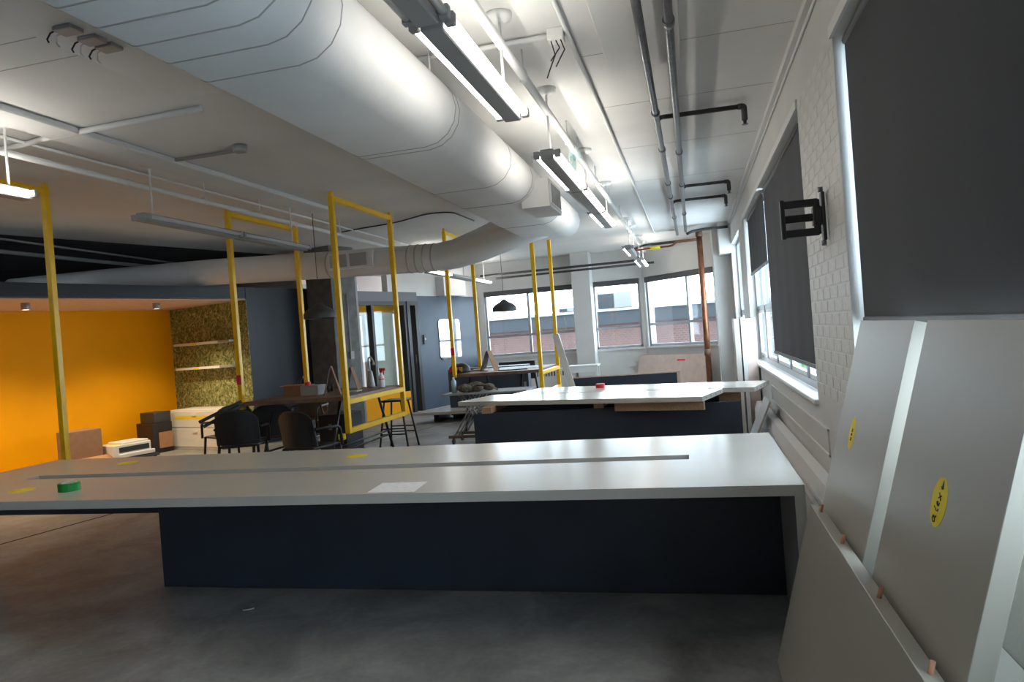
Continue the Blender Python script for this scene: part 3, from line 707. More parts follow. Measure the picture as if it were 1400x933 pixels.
s2 = on_panel(1284, 687, M2); sticker(rt_, M2, s2.x, s2.y, .055, .066, [[(a*.66, b*.8) for a, b in q] for q in A_+L_+E_+X_], math.radians(80), [(a*.66, b*.8) for a, b in HE])
lo, M3 = leaning('leaning_board', .9, 3.28, .7, .248, .262, .05, 'low wide cream panel with wooden dowels in its top edge, leaning right of the desk')
lo.w('panel', slab(M3, 2.38, .71, .05), 'panel_cream')
for px_, py_ in ((1122, 700), (1154, 744), (1210, 820), (1283, 925)):
    d = ray(px_, py_); o = M3 @ Vector((0, .71, -sg*.026)); n = M3.to_3x3() @ Vector((0, 1, 0)); p = CAM + d*((o-CAM).dot(n)/d.dot(n)); l_ = M3.inverted() @ p
    lo.w('dowel', tube(BM(), [M3 @ Vector((l_.x, .70, -sg*.026)), M3 @ Vector((l_.x, .74, -sg*.026))], .0065, 10), 'dowel_wood')
# timber leaning beside the far window
for k, (x0, y0, wx, h, m_, lab) in enumerate(((.50, 9.6, .065, 1.50, 'laminate_white', 'upright white board standing between desk and window, left one'), (.585, 9.62, .05, 1.51, 'trim_white', 'upright narrow white board beside the first, right one'), (.645, 9.75, .13, 1.49, 'pink_board', 'upright pinkish board standing against the wall by the window'))):
    solo('upright_board', bevel(box((x0, y0, 0), (x0+wx, y0+.45, h)), .002, 1), m_, lab, 'board')

# ================================================================== NEAREST DESK
DT = .74; TH_ = .05
dk = Thing('bench_desk', 'long white bench desk with navy base and centre slot in the foreground', 'desk', (-2.4, 4.19, 0))
X0, X1, Y0, Y1 = -5.30, .428, 3.412, 4.975; SX0, SX1, SY0, SY1 = -4.71, -.077, 4.115, 4.25
def holed(x0, x1, y0, y1, hx0, hx1, hy0, hy1, z0, z1):
    bm = BM()
    def ringv(a, b, c, d, z): return [bm.verts.new(p) for p in ((a, c, z), (b, c, z), (b, d, z), (a, d, z))]
    ot, it, ob, ib = ringv(x0, x1, y0, y1, z1), ringv(hx0, hx1, hy0, hy1, z1), ringv(x0, x1, y0, y1, z0), ringv(hx0, hx1, hy0, hy1, z0)
    for i in range(4):
        j = (i+1) % 4
        bm.faces.new((ot[i], ot[j], it[j], it[i])); bm.faces.new((ob[j], ob[i], ib[i], ib[j])); bm.faces.new((ot[j], ot[i], ob[i], ob[j])); bm.faces.new((it[i], it[j], ib[j], ib[i]))
    return bm
dk.w('tabletop', holed(X0, X1, Y0, Y1, SX0, SX1, SY0, SY1, DT-TH_, DT), 'laminate_white')
dk.w('cable_tray', box((SX0, SY0-.01, .60), (SX1, SY1+.01, .61)), 'grey_metal')
dk.w('spine_panel', bevel(box((-3.55, 4.07, .0), (X1-.04, 4.30, DT-TH_)), .004, 1), 'laminate_navy')
dk.w('beam', box((X0+.05, 4.10, .49), (-3.55, 4.27, DT-TH_)), 'laminate_navy')
dk.w('end_leg', box((X1-.045, Y0, 0), (X1, Y1, DT-TH_)), 'laminate_white')
dk.w('end_leg', box((X0, Y0, 0), (X0+.045, Y0+.90, DT-TH_)), 'laminate_white')
for px_, lab in ((1010, 'a'), ):
    pass
tp = atZ(95, 671, DT); 
tr = Thing('tape_roll', 'green tape roll lying at the left end of the nearest desk', 'tape', (tp.x, tp.y, DT))
def tape(t, c, r, ri, h, m_):
    bm = BM(); n = 28
    prof = [(ri+.004, 0), (r, 0), (r, h), (ri+.004, h)]
    secs = [[(c[0]+q*math.cos(2*math.pi*i/n), c[1]+q*math.sin(2*math.pi*i/n), c[2]+zz) for q, zz in prof] for i in range(n)]
    secs.append(secs[0]); loft(bm, secs, caps=False, smooth=False); bmesh.ops.remove_doubles(bm, verts=bm.verts, dist=1e-5); t.w('tape', bm, m_)
    bm = BM(); prof = [(ri, 0), (ri+.004, 0), (ri+.004, h), (ri, h)]
    secs = [[(c[0]+q*math.cos(2*math.pi*i/n), c[1]+q*math.sin(2*math.pi*i/n), c[2]+zz) for q, zz in prof] for i in range(n)]
    secs.append(secs[0]); loft(bm, secs, caps=False, smooth=False); bmesh.ops.remove_doubles(bm, verts=bm.verts, dist=1e-5); t.w('core', bm, 'tape_core')
tape(tr, (tp.x, tp.y, DT), .063, .040, .05, 'tape_green')
pc = [atZ(*q, DT) for q in ((502, 674), (566, 673), (585, 659), (523, 661))]
bm = BM(); vs = [bm.verts.new((p.x, p.y, DT+.0004)) for p in pc]+[bm.verts.new((p.x, p.y, DT+.0012)) for p in pc]
for f in ((0,3,2,1),(4,5,6,7),(0,1,5,4),(1,2,6,5),(2,3,7,6),(3,0,4,7)): bm.faces.new([vs[i] for i in f])
solo('paper_sheet', bm, 'printed_paper', 'white printed paper sheet lying on the nearest desk', 'paper')
for (px_, py_), lab in (((30, 671), 'yellow sticker on the left front of the nearest desk'), ((175, 633.5), 'yellow sticker on the left back of the nearest desk'), ((488, 624), 'yellow sticker on the middle back edge of the nearest desk')):
    p = atZ(px_, py_, DT)
    solo('desk_sticker', lathe(BM(), [(.075, DT+.0003), (.075, DT+.0012)], (p.x, p.y, 0), 24), 'sticker_yellow', lab, 'sticker', 'yellow stickers on the desk')
p = atZ(337, 835, 0)
solo('wood_shaving', tube(BM(), [(p.x-.03, p.y, .006), (p.x-.01, p.y-.012, .006), (p.x+.015, p.y, .006), (p.x+.04, p.y+.02, .007)], .004, 6), 'trim_white', 'tiny white curled scrap on the concrete floor before the desk', 'scrap')

# ================================================================== SECOND ROW: base panel and loose tops
b2k = Thing('desk_screen', 'dark navy desk base panel under the stacked white tops', 'desk base', (-1, 7.45, 0))
b2k.w('spine_panel', box((-2.35, 7.38, 0), (.40, 7.42, .69)), 'laminate_navy')
b2k.w('back_panel', box((-2.35, 8.30, 0), (.30, 8.34, .69)), 'laminate_navy')
for x in (-2.2, -1.0, .0): b2k.w('spacer_rail', box((x-.05, 7.38, .69), (x+.05, 8.34, .752)), 'chipboard')
a = atZ(960, 542.5, .80); b = atZ(626, 550, .80); ex = (a-b); L2 = ex.length; ex.normalize(); ey = Vector((-ex.y, ex.x, 0))
Ms = Matrix((ex, ey, Vector((0, 0, 1)))).transposed().to_4x4(); Ms.translation = Vector((b.x, b.y, 0))
def top(x0, x1, y0, y1, z, label):
    t = Thing('loose_desktop', label, 'tabletop', Ms @ Vector(((x0+x1)/2, (y0+y1)/2, z-.05)), 0, 'loose white desktops in the second row')
    t.w('board', bevel(box((x0, y0, z-.048), (x1, y1, z), Ms), .0015, 1), 'laminate_white')
    for k in range(4): t.w('cam_hole', box((x1, y0+.12+k*.17, z-.03), (x1+.0015, y0+.135+k*.17, z-.018), Ms), 'ink')
    return t
t = top(0, L2, 0, .75, .80, 'nearer loose white desktop stacked on the navy base')
t.w('cleat', box((1.85, .10, .662), (L2-.02, .14, .752), Ms), 'chipboard')
t = top(.25, L2+.30, .80, 1.55, .80, 'farther loose white desktop stacked on the navy base')
t.w('cleat', box((L2-.1, .95, .64), (L2+.12, .99, .752), Ms), 'chipboard')
rp = Ms @ Vector((1.20, 1.25, .80))
tr = Thing('tape_roll', 'red tape roll on the farther loose desktop', 'tape', rp)
tape(tr, rp, .055, .036, .05, 'tape_red')
# third row
r3 = Thing('desk_screen', 'navy panel with raw chipboard edges standing behind the loose desktops', 'desk base', (-1.2, 11.9, 0))
a = atZ(783, 519, .70); b = atZ(926, 508, .70)
r3.w('panel', box((a.x, 11.9, 0), (b.x, 11.92, .71)), 'laminate_navy'); r3.w('core', box((a.x, 11.92, 0), (b.x+.02, 11.95, .73)), 'raw_wood'); r3.w('end_strip', box((b.x, 11.895, 0), (b.x+.05, 11.92, .735)), 'raw_wood')

# ================================================================== YELLOW FRAMES
def frame_thing(x, y0, y1, zt, zn, zf, label, lower=None, tag_=None, r=.03):
    t = Thing('yellow_frame', label, 'frame', (x, (y0+y1)/2, min(zn, zf)), 0, 'yellow steel frames hung from the ceiling')
    t.w('post', bevel(box((x-r, y0-r, zn), (x+r, y0+r, zt)), .004, 1), 'yellow_steel')
    t.w('post', bevel(box((x-r, y1-r, zf), (x+r, y1+r, zt)), .004, 1), 'yellow_steel')
    t.w('top_bar', bevel(box((x-r, y0+r, zt-2*r), (x+r, y1-r, zt)), .004, 1), 'yellow_steel')
    if lower is not None:
        for z in lower: t.w('cross_bar', bevel(box((x-r, y0+r, z-2*r), (x+r, y1-r, z)), .004, 1), 'yellow_steel')
    if tag_: t.w('red_tag', box((x-r-.003, y0-r-.002, tag_), (x+r+.003, y0-r, tag_+.12)), 'tape_red')
    for yy in (y0, y1): t.w('ceiling_plate', box((x-.02, yy-.02, zt), (x+.02, yy+.02, ZC)), 'yellow_steel')
    return t
ZT = 3.3
frame_thing(-6.10, 4.2, 5.82, ZT, .5, .5, 'tall yellow steel frame nearest the orange alcove')
f2 = frame_thing(-5.48, 7.84, 9.41, ZT, .84, .84, 'yellow steel frame at the left end of the dark wood table', tag_=1.15)
f3 = frame_thing(-4.00, 7.72, 9.40, ZT, .50, .50, 'yellow steel frame with low rectangle at the right end of the dark wood table', lower=(.56, .90))
frame_thing(-3.87, 11.31, 12.8, ZT, .88, .88, 'yellow steel frame left of the far wood table by the mirror', tag_=1.25)
frame_thing(-2.41, 11.31, 12.8, ZT, .50, .50, 'yellow steel frame right of the far wood table by the leaning plank', lower=(.56, .90))

# ---- wooden tables in the frames
def wood_table(x0, x1, y0, y1, z, label, trest):
    t = Thing('wood_table', label, 'table', ((x0+x1)/2, (y0+y1)/2, 0), 0, 'dark wood tables held in yellow frames')
    t.w('tabletop', bevel(box((x0, y0, z-.05), (x1, y1, z)), .003, 1), 'wood_dark')
    for x in trest:
        for yy, s in ((y0+.3, -1), (y1-.3, 1)):
            t.w('leg', tube(BM(), [(x, yy, z-.05), (x+.0, yy+s*.42, 0)], .018), 'black_metal')
        for zz in (.30, .24): t.w('rung', tube(BM(), [(x, y0+.3-(z-.05-zz)/(z-.05)*.42, zz), (x, y1-.3+(z-.05-zz)/(z-.05)*.42, zz)], .013), 'black_metal')
    return t
t1 = wood_table(-5.44, -4.04, 7.80, 9.46, .93, 'dark wood high table with clutter between two yellow frames', (-5.2, -4.28))
t2 = wood_table(-3.83, -2.45, 11.29, 12.86, .93, 'dark wood high table under the black dome pendant by the windows', (-3.7, -2.8))
TZ = .93
# stool by the first table
st = Thing('bar_stool', 'black bar stool beside the right end of the wood table', 'stool', (-4.15, 9.75, 0))
for sx in (-1, 1):
    for sy in (-1, 1): st.w('leg', tube(BM(), [(-4.25+sx*.13, 9.72+sy*.13, .68), (-4.25+sx*.22, 9.72+sy*.2, 0)], .014), 'black_metal')
for zz in (.22, .30):
    for sy in (-1, 1): st.w('rung', tube(BM(), [(-4.25-.19, 9.72+sy*.17, zz), (-4.25+.19, 9.72+sy*.17, zz)], .01), 'black_metal')
st.w('seat', bevel(box((-4.43, 9.55, .68), (-4.07, 9.90, .71)), .012, 2), 'black_plastic')
# chairs
def chair(loc, rot, label):
    t = Thing('armchair', label, 'chair', loc, rot, 'black plastic armchairs around the wood table')
    t.l('seat', bevel(box((-.22, -.21, .43), (.22, .22, .46)), .012, 2), 'black_plastic')
    n = 11; secs = []
    for i in range(n):                                     # curved shell with a rounded top, at local -y
        x = -.25+.5*i/(n-1); yb = -.24+.06*(x/.25)**2; zt = .86-.10*abs(x/.25)**3.5
        secs.append([(x, yb, .47), (x, yb-.05, zt), (x, yb-.03, zt+.008), (x, yb+.018, .47)])
    t.l('backrest', loft(BM(), secs, smooth=False), 'black_plastic')
    for sx in (-1, 1):
        t.l('leg', tube(BM(), [(sx*.22, .2, .45), (sx*.25, .24, 0)], [.018, .014]), 'black_plastic')
        t.l('leg', tube(BM(), [(sx*.22, -.2, .45), (sx*.25, -.27, 0)], [.018, .014]), 'black_plastic')
        t.l('arm', tube(BM(), bend([(sx*.255, -.20, .66), (sx*.275, .16, .65), (sx*.262, .2, .44)], .06), .017), 'black_plastic')
    return t.o
def gp_(px_, Y): p = atY(px_, 600, Y); return p.x
c0 = chair((gp_(426, 7.2), 7.2, 0), math.radians(-14), 'black armchair seen from behind in front of the wood table, middle')
dup(c0, (gp_(332, 7.6), 7.6, 0), math.radians(20), 'black armchair left of the table by the white filing cabinet')
dup(c0, (gp_(372, 8.25), 8.25, 0), math.radians(35), 'black armchair tucked under the left end of the wood table')
dup(c0, (gp_(312, 8.5), 8.5, 0), math.radians(60), 'black armchair partly hidden behind the left yellow frame')
dup(c0, (gp_(420, 9.9), 9.95, 0), math.radians(180), 'black armchair facing the camera on the far side of the wood table')
# black slats resting against the left frame
for k, (q0, q1) in enumerate((((272, 578), (330, 549)), ((278, 584), (334, 553)))):
    a = atY(*q0, 7.45); b = atY(*q1, 7.74); dd = (b-a); M = frame_M(a, dd, (0, 0, 1))
    solo('black_strip', box((0, -.02, -.006), (dd.length, .02, .006), M), 'black_metal', ['upper black slat propped on the table end beside the filing cabinet', 'lower black slat propped on the table end beside the filing cabinet'][k], 'slat')
# pedestal drawer under table
pd = Thing('drawer_pedestal', 'dark grey drawer pedestal under the wood table', 'cabinet', (-4.75, 9.0, 0))
pd.w('body', bevel(box((-5.0, 8.8, .05), (-4.6, 9.3, .62)), .006, 1), 'dark_plastic'); dw = pd.w('drawer', box((-4.99, 8.785, .33), (-4.61, 8.8, .60)), 'dark_plastic'); pd.w('handle', box((-4.84, 8.775, .42), (-4.80, 8.785, .5)), 'grey_metal', dw)
pd.w('base', box((-4.97, 8.85, 0), (-4.63, 9.27, .05)), 'black_plastic')
# clutter on table 1
a = atZ(425, 541, TZ)
bx1 = Thing('cardboard_box', 'open brown cardboard box on the wood table', 'box', (a.x, 8.5, TZ))
bx1.w('carton', bevel(box((-5.27, 8.45, TZ), (-4.98, 8.75, TZ+.13)), .004, 1), 'brown_board'); bx1.w('flap', box((-5.30, 8.42, TZ+.13), (-4.98, 8.62, TZ+.14)), 'cardboard')
solo('grey_box', bevel(box((-4.93, 8.28, TZ), (-4.68, 8.5, TZ+.13)), .005, 1), 'grey_paint', 'small grey box in front of the cardboard carton on the wood table', 'box')
tr = Thing('tape_roll', 'red tape roll on top of the grey box on the wood table', 'tape', (-4.86, 8.36, TZ+.13)); tape(tr, (-4.86, 8.36, TZ+.13), .04, .026, .045, 'tape_red')
pc_ = Thing('phone', 'black desk phone at the back of the wood table', 'phone', (-5.35, 9.1, TZ))
pc_.w('base', bevel(box((-5.47, 9.02, TZ), (-5.23, 9.22, TZ+.05)), .01, 1), 'black_plastic'); pc_.w('handset', tube(BM(), bend([(-5.44, 9.1, TZ+.05), (-5.42, 9.12, TZ+.19), (-5.36, 9.12, TZ+.21)], .04), .022), 'black_plastic')
def tent(cx, cy, z, h, w_, half, rot, label):
    t = Thing('tent_stand', label, 'stand', (cx, cy, z), rot)
    for s in (-1, 1):
        bm = BM(); M = frame_M((s*half, -w_/2, 0), (0, 1, 0), (-s*half*.96, 0, h))
        hh = math.hypot(half, h); prism(bm, [(0, 0), (w_, 0), (w_*.86, hh), (w_*.14, hh)], .006*s, M); t.l('panel', bm, 'dark_plastic' if s < 0 else 'brown_board')
    return t
a = atZ(484, 536, TZ); tent(-4.44, 8.22, TZ, .36, .28, .10, math.radians(25), 'brown and black folded tent board by the yellow frame on the table')
tent(-4.53, 8.95, TZ, .31, .26, .09, math.radians(15), 'second smaller brown tent board near the spray bottle')
gl = Thing('gooseneck_lamp', 'grey gooseneck lamp with tapered base beside the spray bottle', 'lamp', (-4.40, 9.25, TZ))
gl.w('base', lathe(BM(), [(.06, TZ), (.055, TZ+.03), (.03, TZ+.22), (.014, TZ+.24)], (-4.40, 9.25, 0), 16), 'grey_metal')
gl.w('neck', tube(BM(), bend([(-4.40, 9.25, TZ+.2), (-4.42, 9.25, TZ+.40), (-4.38, 9.25, TZ+.43), (-4.34, 9.25, TZ+.36)], .05), .012), 'grey_metal')
gl.w('head', lathe(BM(), [(.02, TZ+.31), (.014, TZ+.36)], (-4.34, 9.25, 0), 12), 'grey_metal')
def spray(x, y, z, label, body='bottle_white'):
    t = Thing('spray_bottle', label, 'bottle', (x, y, z))
    t.w('bottle', lathe(BM(), [(.040, z), (.042, z+.01), (.042, z+.12), (.034, z+.15), (.015, z+.19), (.015, z+.20)], (x, y, 0), 18), body)
    t.w('band', lathe(BM(), [(.0428, z+.105), (.0428, z+.118)], (x, y, 0), 18, False, False), 'trigger_red')
    t.w('trigger', (lambda bm: (bx(bm, (x-.018, y-.012, z+.20), (x+.018, y+.012, z+.225)), bx(bm, (x-.022, y-.014, z+.225), (x+.062, y+.014, z+.26)), bx(bm, (x+.03, y-.008, z+.17), (x+.042, y+.008, z+.225))) and bm)(BM()), 'trigger_red')
a = atZ(518, 527, TZ); spray(-4.19, 9.15, TZ, 'white spray bottle with red trigger on the wood table')
solo('paper_scrap', bevel(box((-4.42, 8.55, TZ), (-4.27, 8.7, TZ+.012)), .003, 1), 'trim_white', 'small white cloth scrap on the wood table by the frame', 'scrap')
for k, (dx, dy, r) in enumerate(((-4.85, 8.95, .03), (-4.8, 8.78, .025))):
    solo('cup', lathe(BM(), [(r*.7, TZ), (r, TZ+.09), (r*.9, TZ+.09), (r*.62, TZ+.01)], (dx, dy, 0), 14), 'black_plastic', ['black cup behind the brown tent board', 'smaller black cup in front of the other cup'][k], 'cup')
solo('tape_measure', bevel(box((-4.30, 8.0, .38), (-4.22, 8.07, .46)), .015, 2), 'sticker_yellow', 'yellow tape measure hanging below the frame rectangle', 'tool')
# ---- pendants
def pendant(x, y, z, label, r=.21):
    t = Thing('pendant_lamp', label, 'pendant lamp', (x, y, z), 0, 'black dome pendant lamps over the wood tables')
    t.w('shade', lathe(BM(), [(r, z), (r*1.0, z+.055), (r*.94, z+.085), (r*.72, z+.125), (r*.35, z+.165), (.03, z+.205), (.02, z+.20), (r*.32, z+.155), (r*.70, z+.115), (r*.92, z+.075), (r*.97, z)], (x, y, 0), 28, False, False), 'lamp_shade_dark')
    t.w('cord', tube(BM(), [(x, y, z+.21), (x, y, ZC)], .005, 6), 'dark_plastic'); t.w('canopy', lathe(BM(), [(.05, ZC-.03), (.05, ZC)], (x, y, 0), 16), 'dark_plastic')
p = atY(437, 425, 8.6); pendant(p.x, 8.6, 1.92, 'black dome pendant lamp over the cluttered wood table')
p = atY(689, 415, 12.05); pendant(p.x, 12.05, 1.93, 'black dome pendant lamp in front of the back windows')

# ---- table 2 things
a = atZ(678, 500, TZ)
hat = Thing('cap', 'black cap with orange patches on the far wood table', 'cap', (a.x, 11.6, TZ))
bm = BM(); secs = []
for k in range(7):
    q = k/6; rr = .17*math.sqrt(max(0, 1-(q*.93)**2)); secs.append([(a.x+rr*1.15*math.cos(2*math.pi*i/20), 11.6+rr*.9*math.sin(2*math.pi*i/20), TZ+.015+q*.165) for i in range(20)])
hat.w('crown', loft(bm, secs), 'black_plastic')
hat.w('brim', lathe(BM(), [(.0, 0), (.17, .0), (.17, .012), (.0, .02)], (0, 0, 0), 20, False, False), 'black_plastic').matrix_local = Matrix.Translation((-.12, -.02, .0))
for dx, w_, m_ in ((-.11, .06, 'tape_red'), (-.03, .08, 'orange_print'), (.06, .06, 'orange_print')):
    rr = .145; yy = 11.6-.9*rr*math.sqrt(max(.05, 1-(dx/(.17*1.15))**2))
    hat.w('patch', bevel(box((a.x+dx-w_/2, yy-.018, TZ+.03), (a.x+dx+w_/2, yy+.03, TZ+.11)), .004, 1), m_)
p = atZ(723, 494, TZ); tent(p.x, 12.0, TZ, .34, .22, .13, math.radians(-10), 'dark tent board standing on the far wood table')
p = atZ(655, 503, TZ); 
for k, (dx, dy, dz, sx, sy, m_, lab) in enumerate(((-3.68, 12.1, .03, .24, .22, 'raw_wood', 'pale cloth bundle at the left end of the far wood table'), (-2.95, 11.6, .015, .5, .03, 'black_metal', 'black rod lying on the far wood table'), (-2.78, 12.2, .006, .3, .4, 'printed_paper', 'white papers at the right end of the far wood table'))):
    solo(['cloth_bundle', 'metal_rod', 'paper_stack'][k], bevel(box((dx-sx/2, dy-sy/2, TZ), (dx+sx/2, dy+sy/2, TZ+dz)), min(.004, dz*.4), 1), m_, lab, ['cloth', 'rod', 'paper'][k])
# ---- folding table with scissor legs
ft = Thing('folding_table', 'grey folding table with scissor legs and castors, holding a camouflage bag', 'table', (-3.0, 10.0, 0))
FZ = .735; fx0 = atZ(614, 537, FZ).x; fy0 = 9.72
ft.w('tabletop', bevel(box((fx0, fy0, FZ-.025), (fx0+1.25, fy0+.62, FZ)), .004, 1), 'grey_paint')
for yy in (fy0+.1, fy0+.5):
    ft.w('base_bar', bevel(box((fx0+.03, yy-.02, .09), (fx0+1.2, yy+.02, .13)), .004, 1), 'rust_brown')
    for s in (0, 1):
        ft.w('scissor_leg', tube(BM(), [(fx0+.12+s*.05, yy+s*.03, .12), (fx0+.50+s*.05, yy+s*.03, FZ-.025)], .010), 'grey_metal')
        ft.w('scissor_leg', tube(BM(), [(fx0+.62+s*.05, yy+s*.03, .12), (fx0+.22+s*.05, yy+s*.03, FZ-.025)], .010), 'grey_metal')
    for xx in (fx0+.1, fx0+1.1): ft.w('castor', tube(BM(), [(xx-.012, yy, .045), (xx+.012, yy, .045)], .045, 14), 'black_plastic')
ft.w('cross_bar', tube(BM(), [(fx0+.08, fy0+.06, .11), (fx0+.08, fy0+.56, .11)], .018), 'rust_brown')
bm = BM()
for _ in range(14):
    rr = random.uniform(.05, .10); bmesh.ops.create_icosphere(bm, subdivisions=2, radius=rr, matrix=Matrix.Translation((fx0+.45+random.uniform(-.22, .22), fy0+.25+random.uniform(-.12, .12), FZ+rr*.75)) @ Matrix.Diagonal((1.3, 1, .75, 1)))
for v in bm.verts: v.co.z = max(v.co.z, FZ+.001)
cb = Thing('camouflage_bag', 'crumpled camouflage bag on the grey folding table', 'bag', (fx0+.45, fy0+.25, FZ)); cb.w('bag_body', bm, 'camo'); cb.w('strap', tube(BM(), bend([(fx0+.5, fy0+.14, FZ+.10), (fx0+.68, fy0+.1, FZ+.09), (fx0+.8, fy0+.15, FZ+.02)], .06), .014), 'camo')
t = Thing('water_bottle', 'clear blue water bottle on the grey folding table', 'bottle', (fx0+.13, fy0+.2, FZ))
t.w('bottle', lathe(BM(), [(.035, FZ), (.038, FZ+.12), (.036, FZ+.17), (.016, FZ+.2)], (fx0+.13, fy0+.2, 0), 16), 'bottle_blue'); t.w('cap', lathe(BM(), [(.017, FZ+.2), (.017, FZ+.225)], (fx0+.13, fy0+.2, 0), 12), 'trim_white')
# dark cabinet behind, low white slab, plank
pC = atY(612, 506, 13.2); pD = atY(655, 506, 13.2)
cb_ = Thing('low_cabinet', 'dark slate low cabinet below the mirror wall', 'cabinet', ((pC.x+pD.x)/2, 13.4, 0))
cb_.w('body', bevel(box((pC.x, 13.2, .05), (pD.x+.9, 13.65, pC.z)), .004, 1), 'slate_wall'); cb_.w('plinth', box((pC.x+.03, 13.24, 0), (pD.x+.87, 13.6, .05)), 'black_plastic')
for k in range(2): d_ = cb_.w('door', box((pC.x+.01+k*.8, 13.185, .06), (pC.x+.79+k*.8, 13.2, pC.z-.01)), 'slate_wall'); cb_.w('handle', box((pC.x+.70-k*.0+k*.8, 13.17, .5), (pC.x+.74+k*.8, 13.185, .62)), 'grey_metal', d_)
sl = Thing('stacked_slab', 'white desktop slab lying low on blocks beyond the wood table', 'tabletop', (-3.9, 12.4, 0))
a = atZ(562, 566, .2); b = atZ(613, 555, .2)
bm = BM(); poly = [(a.x, a.y), (a.x+2.2, a.y+.15), (b.x+2.2, b.y+.15), (b.x, b.y)]; prism(bm, poly, .05, Matrix.Translation((0, 0, .15))); sl.w('board', bm, 'laminate_white')
for dx in (.35, 1.3): sl.w('block', box((a.x+dx, a.y+.25, 0), (a.x+dx+.1, a.y+.9, .15)), 'black_plastic')
a = atY(782, 527, 10.7); b = atY(760, 458, 10.95); 
M = frame_M(a, b-a, (-1, 0, 0))
solo('leaning_plank', box((-.55, -.045, -.02), ((b-a).length, .055, .02), M), 'laminate_white', 'white plank leaning against the far yellow frame', 'board')
# white convector under the back windows, bench, monitor
rd = Thing('convector_heater', 'long white convector heater with slotted grille under the back windows', 'radiator', (-3.7, YB-.2, 0))
rd.w('casing', bevel(box((-4.9, YB-.26, .08), (-2.8, YB-.01, .62)), .01, 1), 'trim_white'); rd.w('foot', box((-4.8, YB-.22, 0), (-4.7, YB-.05, .08)), 'trim_white'); rd.w('foot', box((-3.0, YB-.22, 0), (-2.9, YB-.05, .08)), 'trim_white')
for k in range(26): rd.w('slot', box((-4.75+k*.07, YB-.265, .45), (-4.72+k*.07, YB-.26, .56)), 'dark_plastic')
t = Thing('monitor', 'black flat monitor lying behind the far wood table', 'monitor', (-3.2, 13.6, 0))
pm0 = atY(671, 508, 13.4); pm1 = atY(722, 505, 13.4)
t.w('screen', box((pm0.x, 14.02, .62), (pm1.x, 14.06, .98)), 'black_plastic'); t.w('stand', box(((pm0.x+pm1.x)/2-.04, 14.0, .0), ((pm0.x+pm1.x)/2+.04, 14.09, .66)), 'black_plastic')
bn = Thing('white_bench', 'small white bench table beside the white pier', 'table', (-2.2, 16.3, 0))
pb0 = atY(777, 492, 16.2); pb1 = atY(818, 487, 16.2)
bn.w('bench_top', bevel(box((pb0.x, 16.0, .68), (pb1.x, 16.45, .72)), .004, 1), 'trim_white')
for x in (pb0.x+.04, pb1.x-.04):
    for y in (16.05, 16.4): bn.w('leg', box((x-.02, y-.02, 0), (x+.02, y+.02, .68)), 'trim_white')
bn.w('apron', box((pb0.x+.06, 16.03, .56), (pb1.x-.06, 16.05, .68)), 'trim_white')
# big beige board by the corner wall
bb = Thing('beige_board', 'large beige board with rounded corner leaning on the corner wall', 'board', (-.3, 15.7, 0))
MB_ = frame_M(CM @ Vector((.02, -.42, .03)), CD, (CN*.28+Vector((0, 0, 1))))
bm = BM(); prism(bm, rrect(2.25, .80, .12), .02, MB_); bb.w('panel', bm, 'pink_board')
nz = MB_.to_3x3() @ Vector((0, 0, 1)); fr = .02 if nz.dot(CN) < 0 else 0
bm = BM(); bx(bm, (1.25, .66, fr-(.001 if fr == 0 else 0)), (1.5, .695, fr+(.001 if fr else 0)), MB_); bb.w('red_tape', bm, 'tape_red')
# mirror on the slate wall
mr = Thing('wall_mirror', 'rounded rectangular mirror with thin dark rim on the slate wall', 'mirror', PM @ Vector((1.15, -.02, 1.06)))
MM = frame_M(PM @ Vector((.70, -.012, 1.06)), PA, (0, 0, 1))
zz = (MM.to_3x3() @ Vector((0, 0, 1))).dot(PN)
bm = BM(); prism(bm, rrect(.86, .95, .10, 6), .012 if zz > 0 else -.012, MM); mr.w('rim', bm, 'black_metal')
bm = BM(); prism(bm, rrect(.84, .93, .09, 6, .01, .01), -.004 if zz > 0 else .004, MM); mr.w('mirror_glass', bm, 'mirror_glass')
for px_, lab in ((580, 'switch'),):
    s_, z_ = atN(580, 464, 0); ds = Thing('door_reader', 'small dark access reader beside the black door', 'switch', PM @ Vector((s_, -.02, z_-.1))); ds.w('case', bevel(box((s_-.04, -.03, z_-.12), (s_+.05, 0, z_+.10), PM), .006, 1), 'dark_plastic'); ds.w('button', box((s_-.015, -.034, z_-.02), (s_+.025, -.03, z_+.03), PM), 'grey_metal')

# ================================================================== ALCOVE THINGS
def spot(px_, py_, label, n=None):
    p = atZ(px_, py_, SOF-.07)
    t = Thing('ceiling_spot', label, 'ceiling light', (p.x, p.y, SOF-.11), 0, 'ceiling spots in the orange alcove')
    t.w('housing', lathe(BM(), [(.05, SOF-.10), (.055, SOF-.09), (.055, SOF-.01)], (p.x, p.y, 0), 18, False), 'grey_metal')
    t.w('lens', lathe(BM(), [(.045, SOF-.097), (.045, SOF-.092)], (p.x, p.y, 0), 18), 'spot_lens')
    ld = bpy.data.lights.new('spot_bulb', 'SPOT'); ld.energy = SPOT_POWER; ld.color = (1, .80, .52); ld.spot_size = math.radians(130); ld.spot_blend = .7; ld.shadow_soft_size = .05
    lo_ = bpy.data.objects.new('spot_bulb', ld); COL.objects.link(lo_); lo_.parent = t.o; lo_.location = (0, 0, -.004)
spot(35, 421, 'ceiling spot left of the yellow post in the orange alcove'); spot(214, 420, 'ceiling spot near the leafy wallpaper in the orange alcove'); spot(-190, 424, 'added ceiling spot outside the left photo edge in the orange alcove')  # third spot is unseen, added to light the alcove from the left
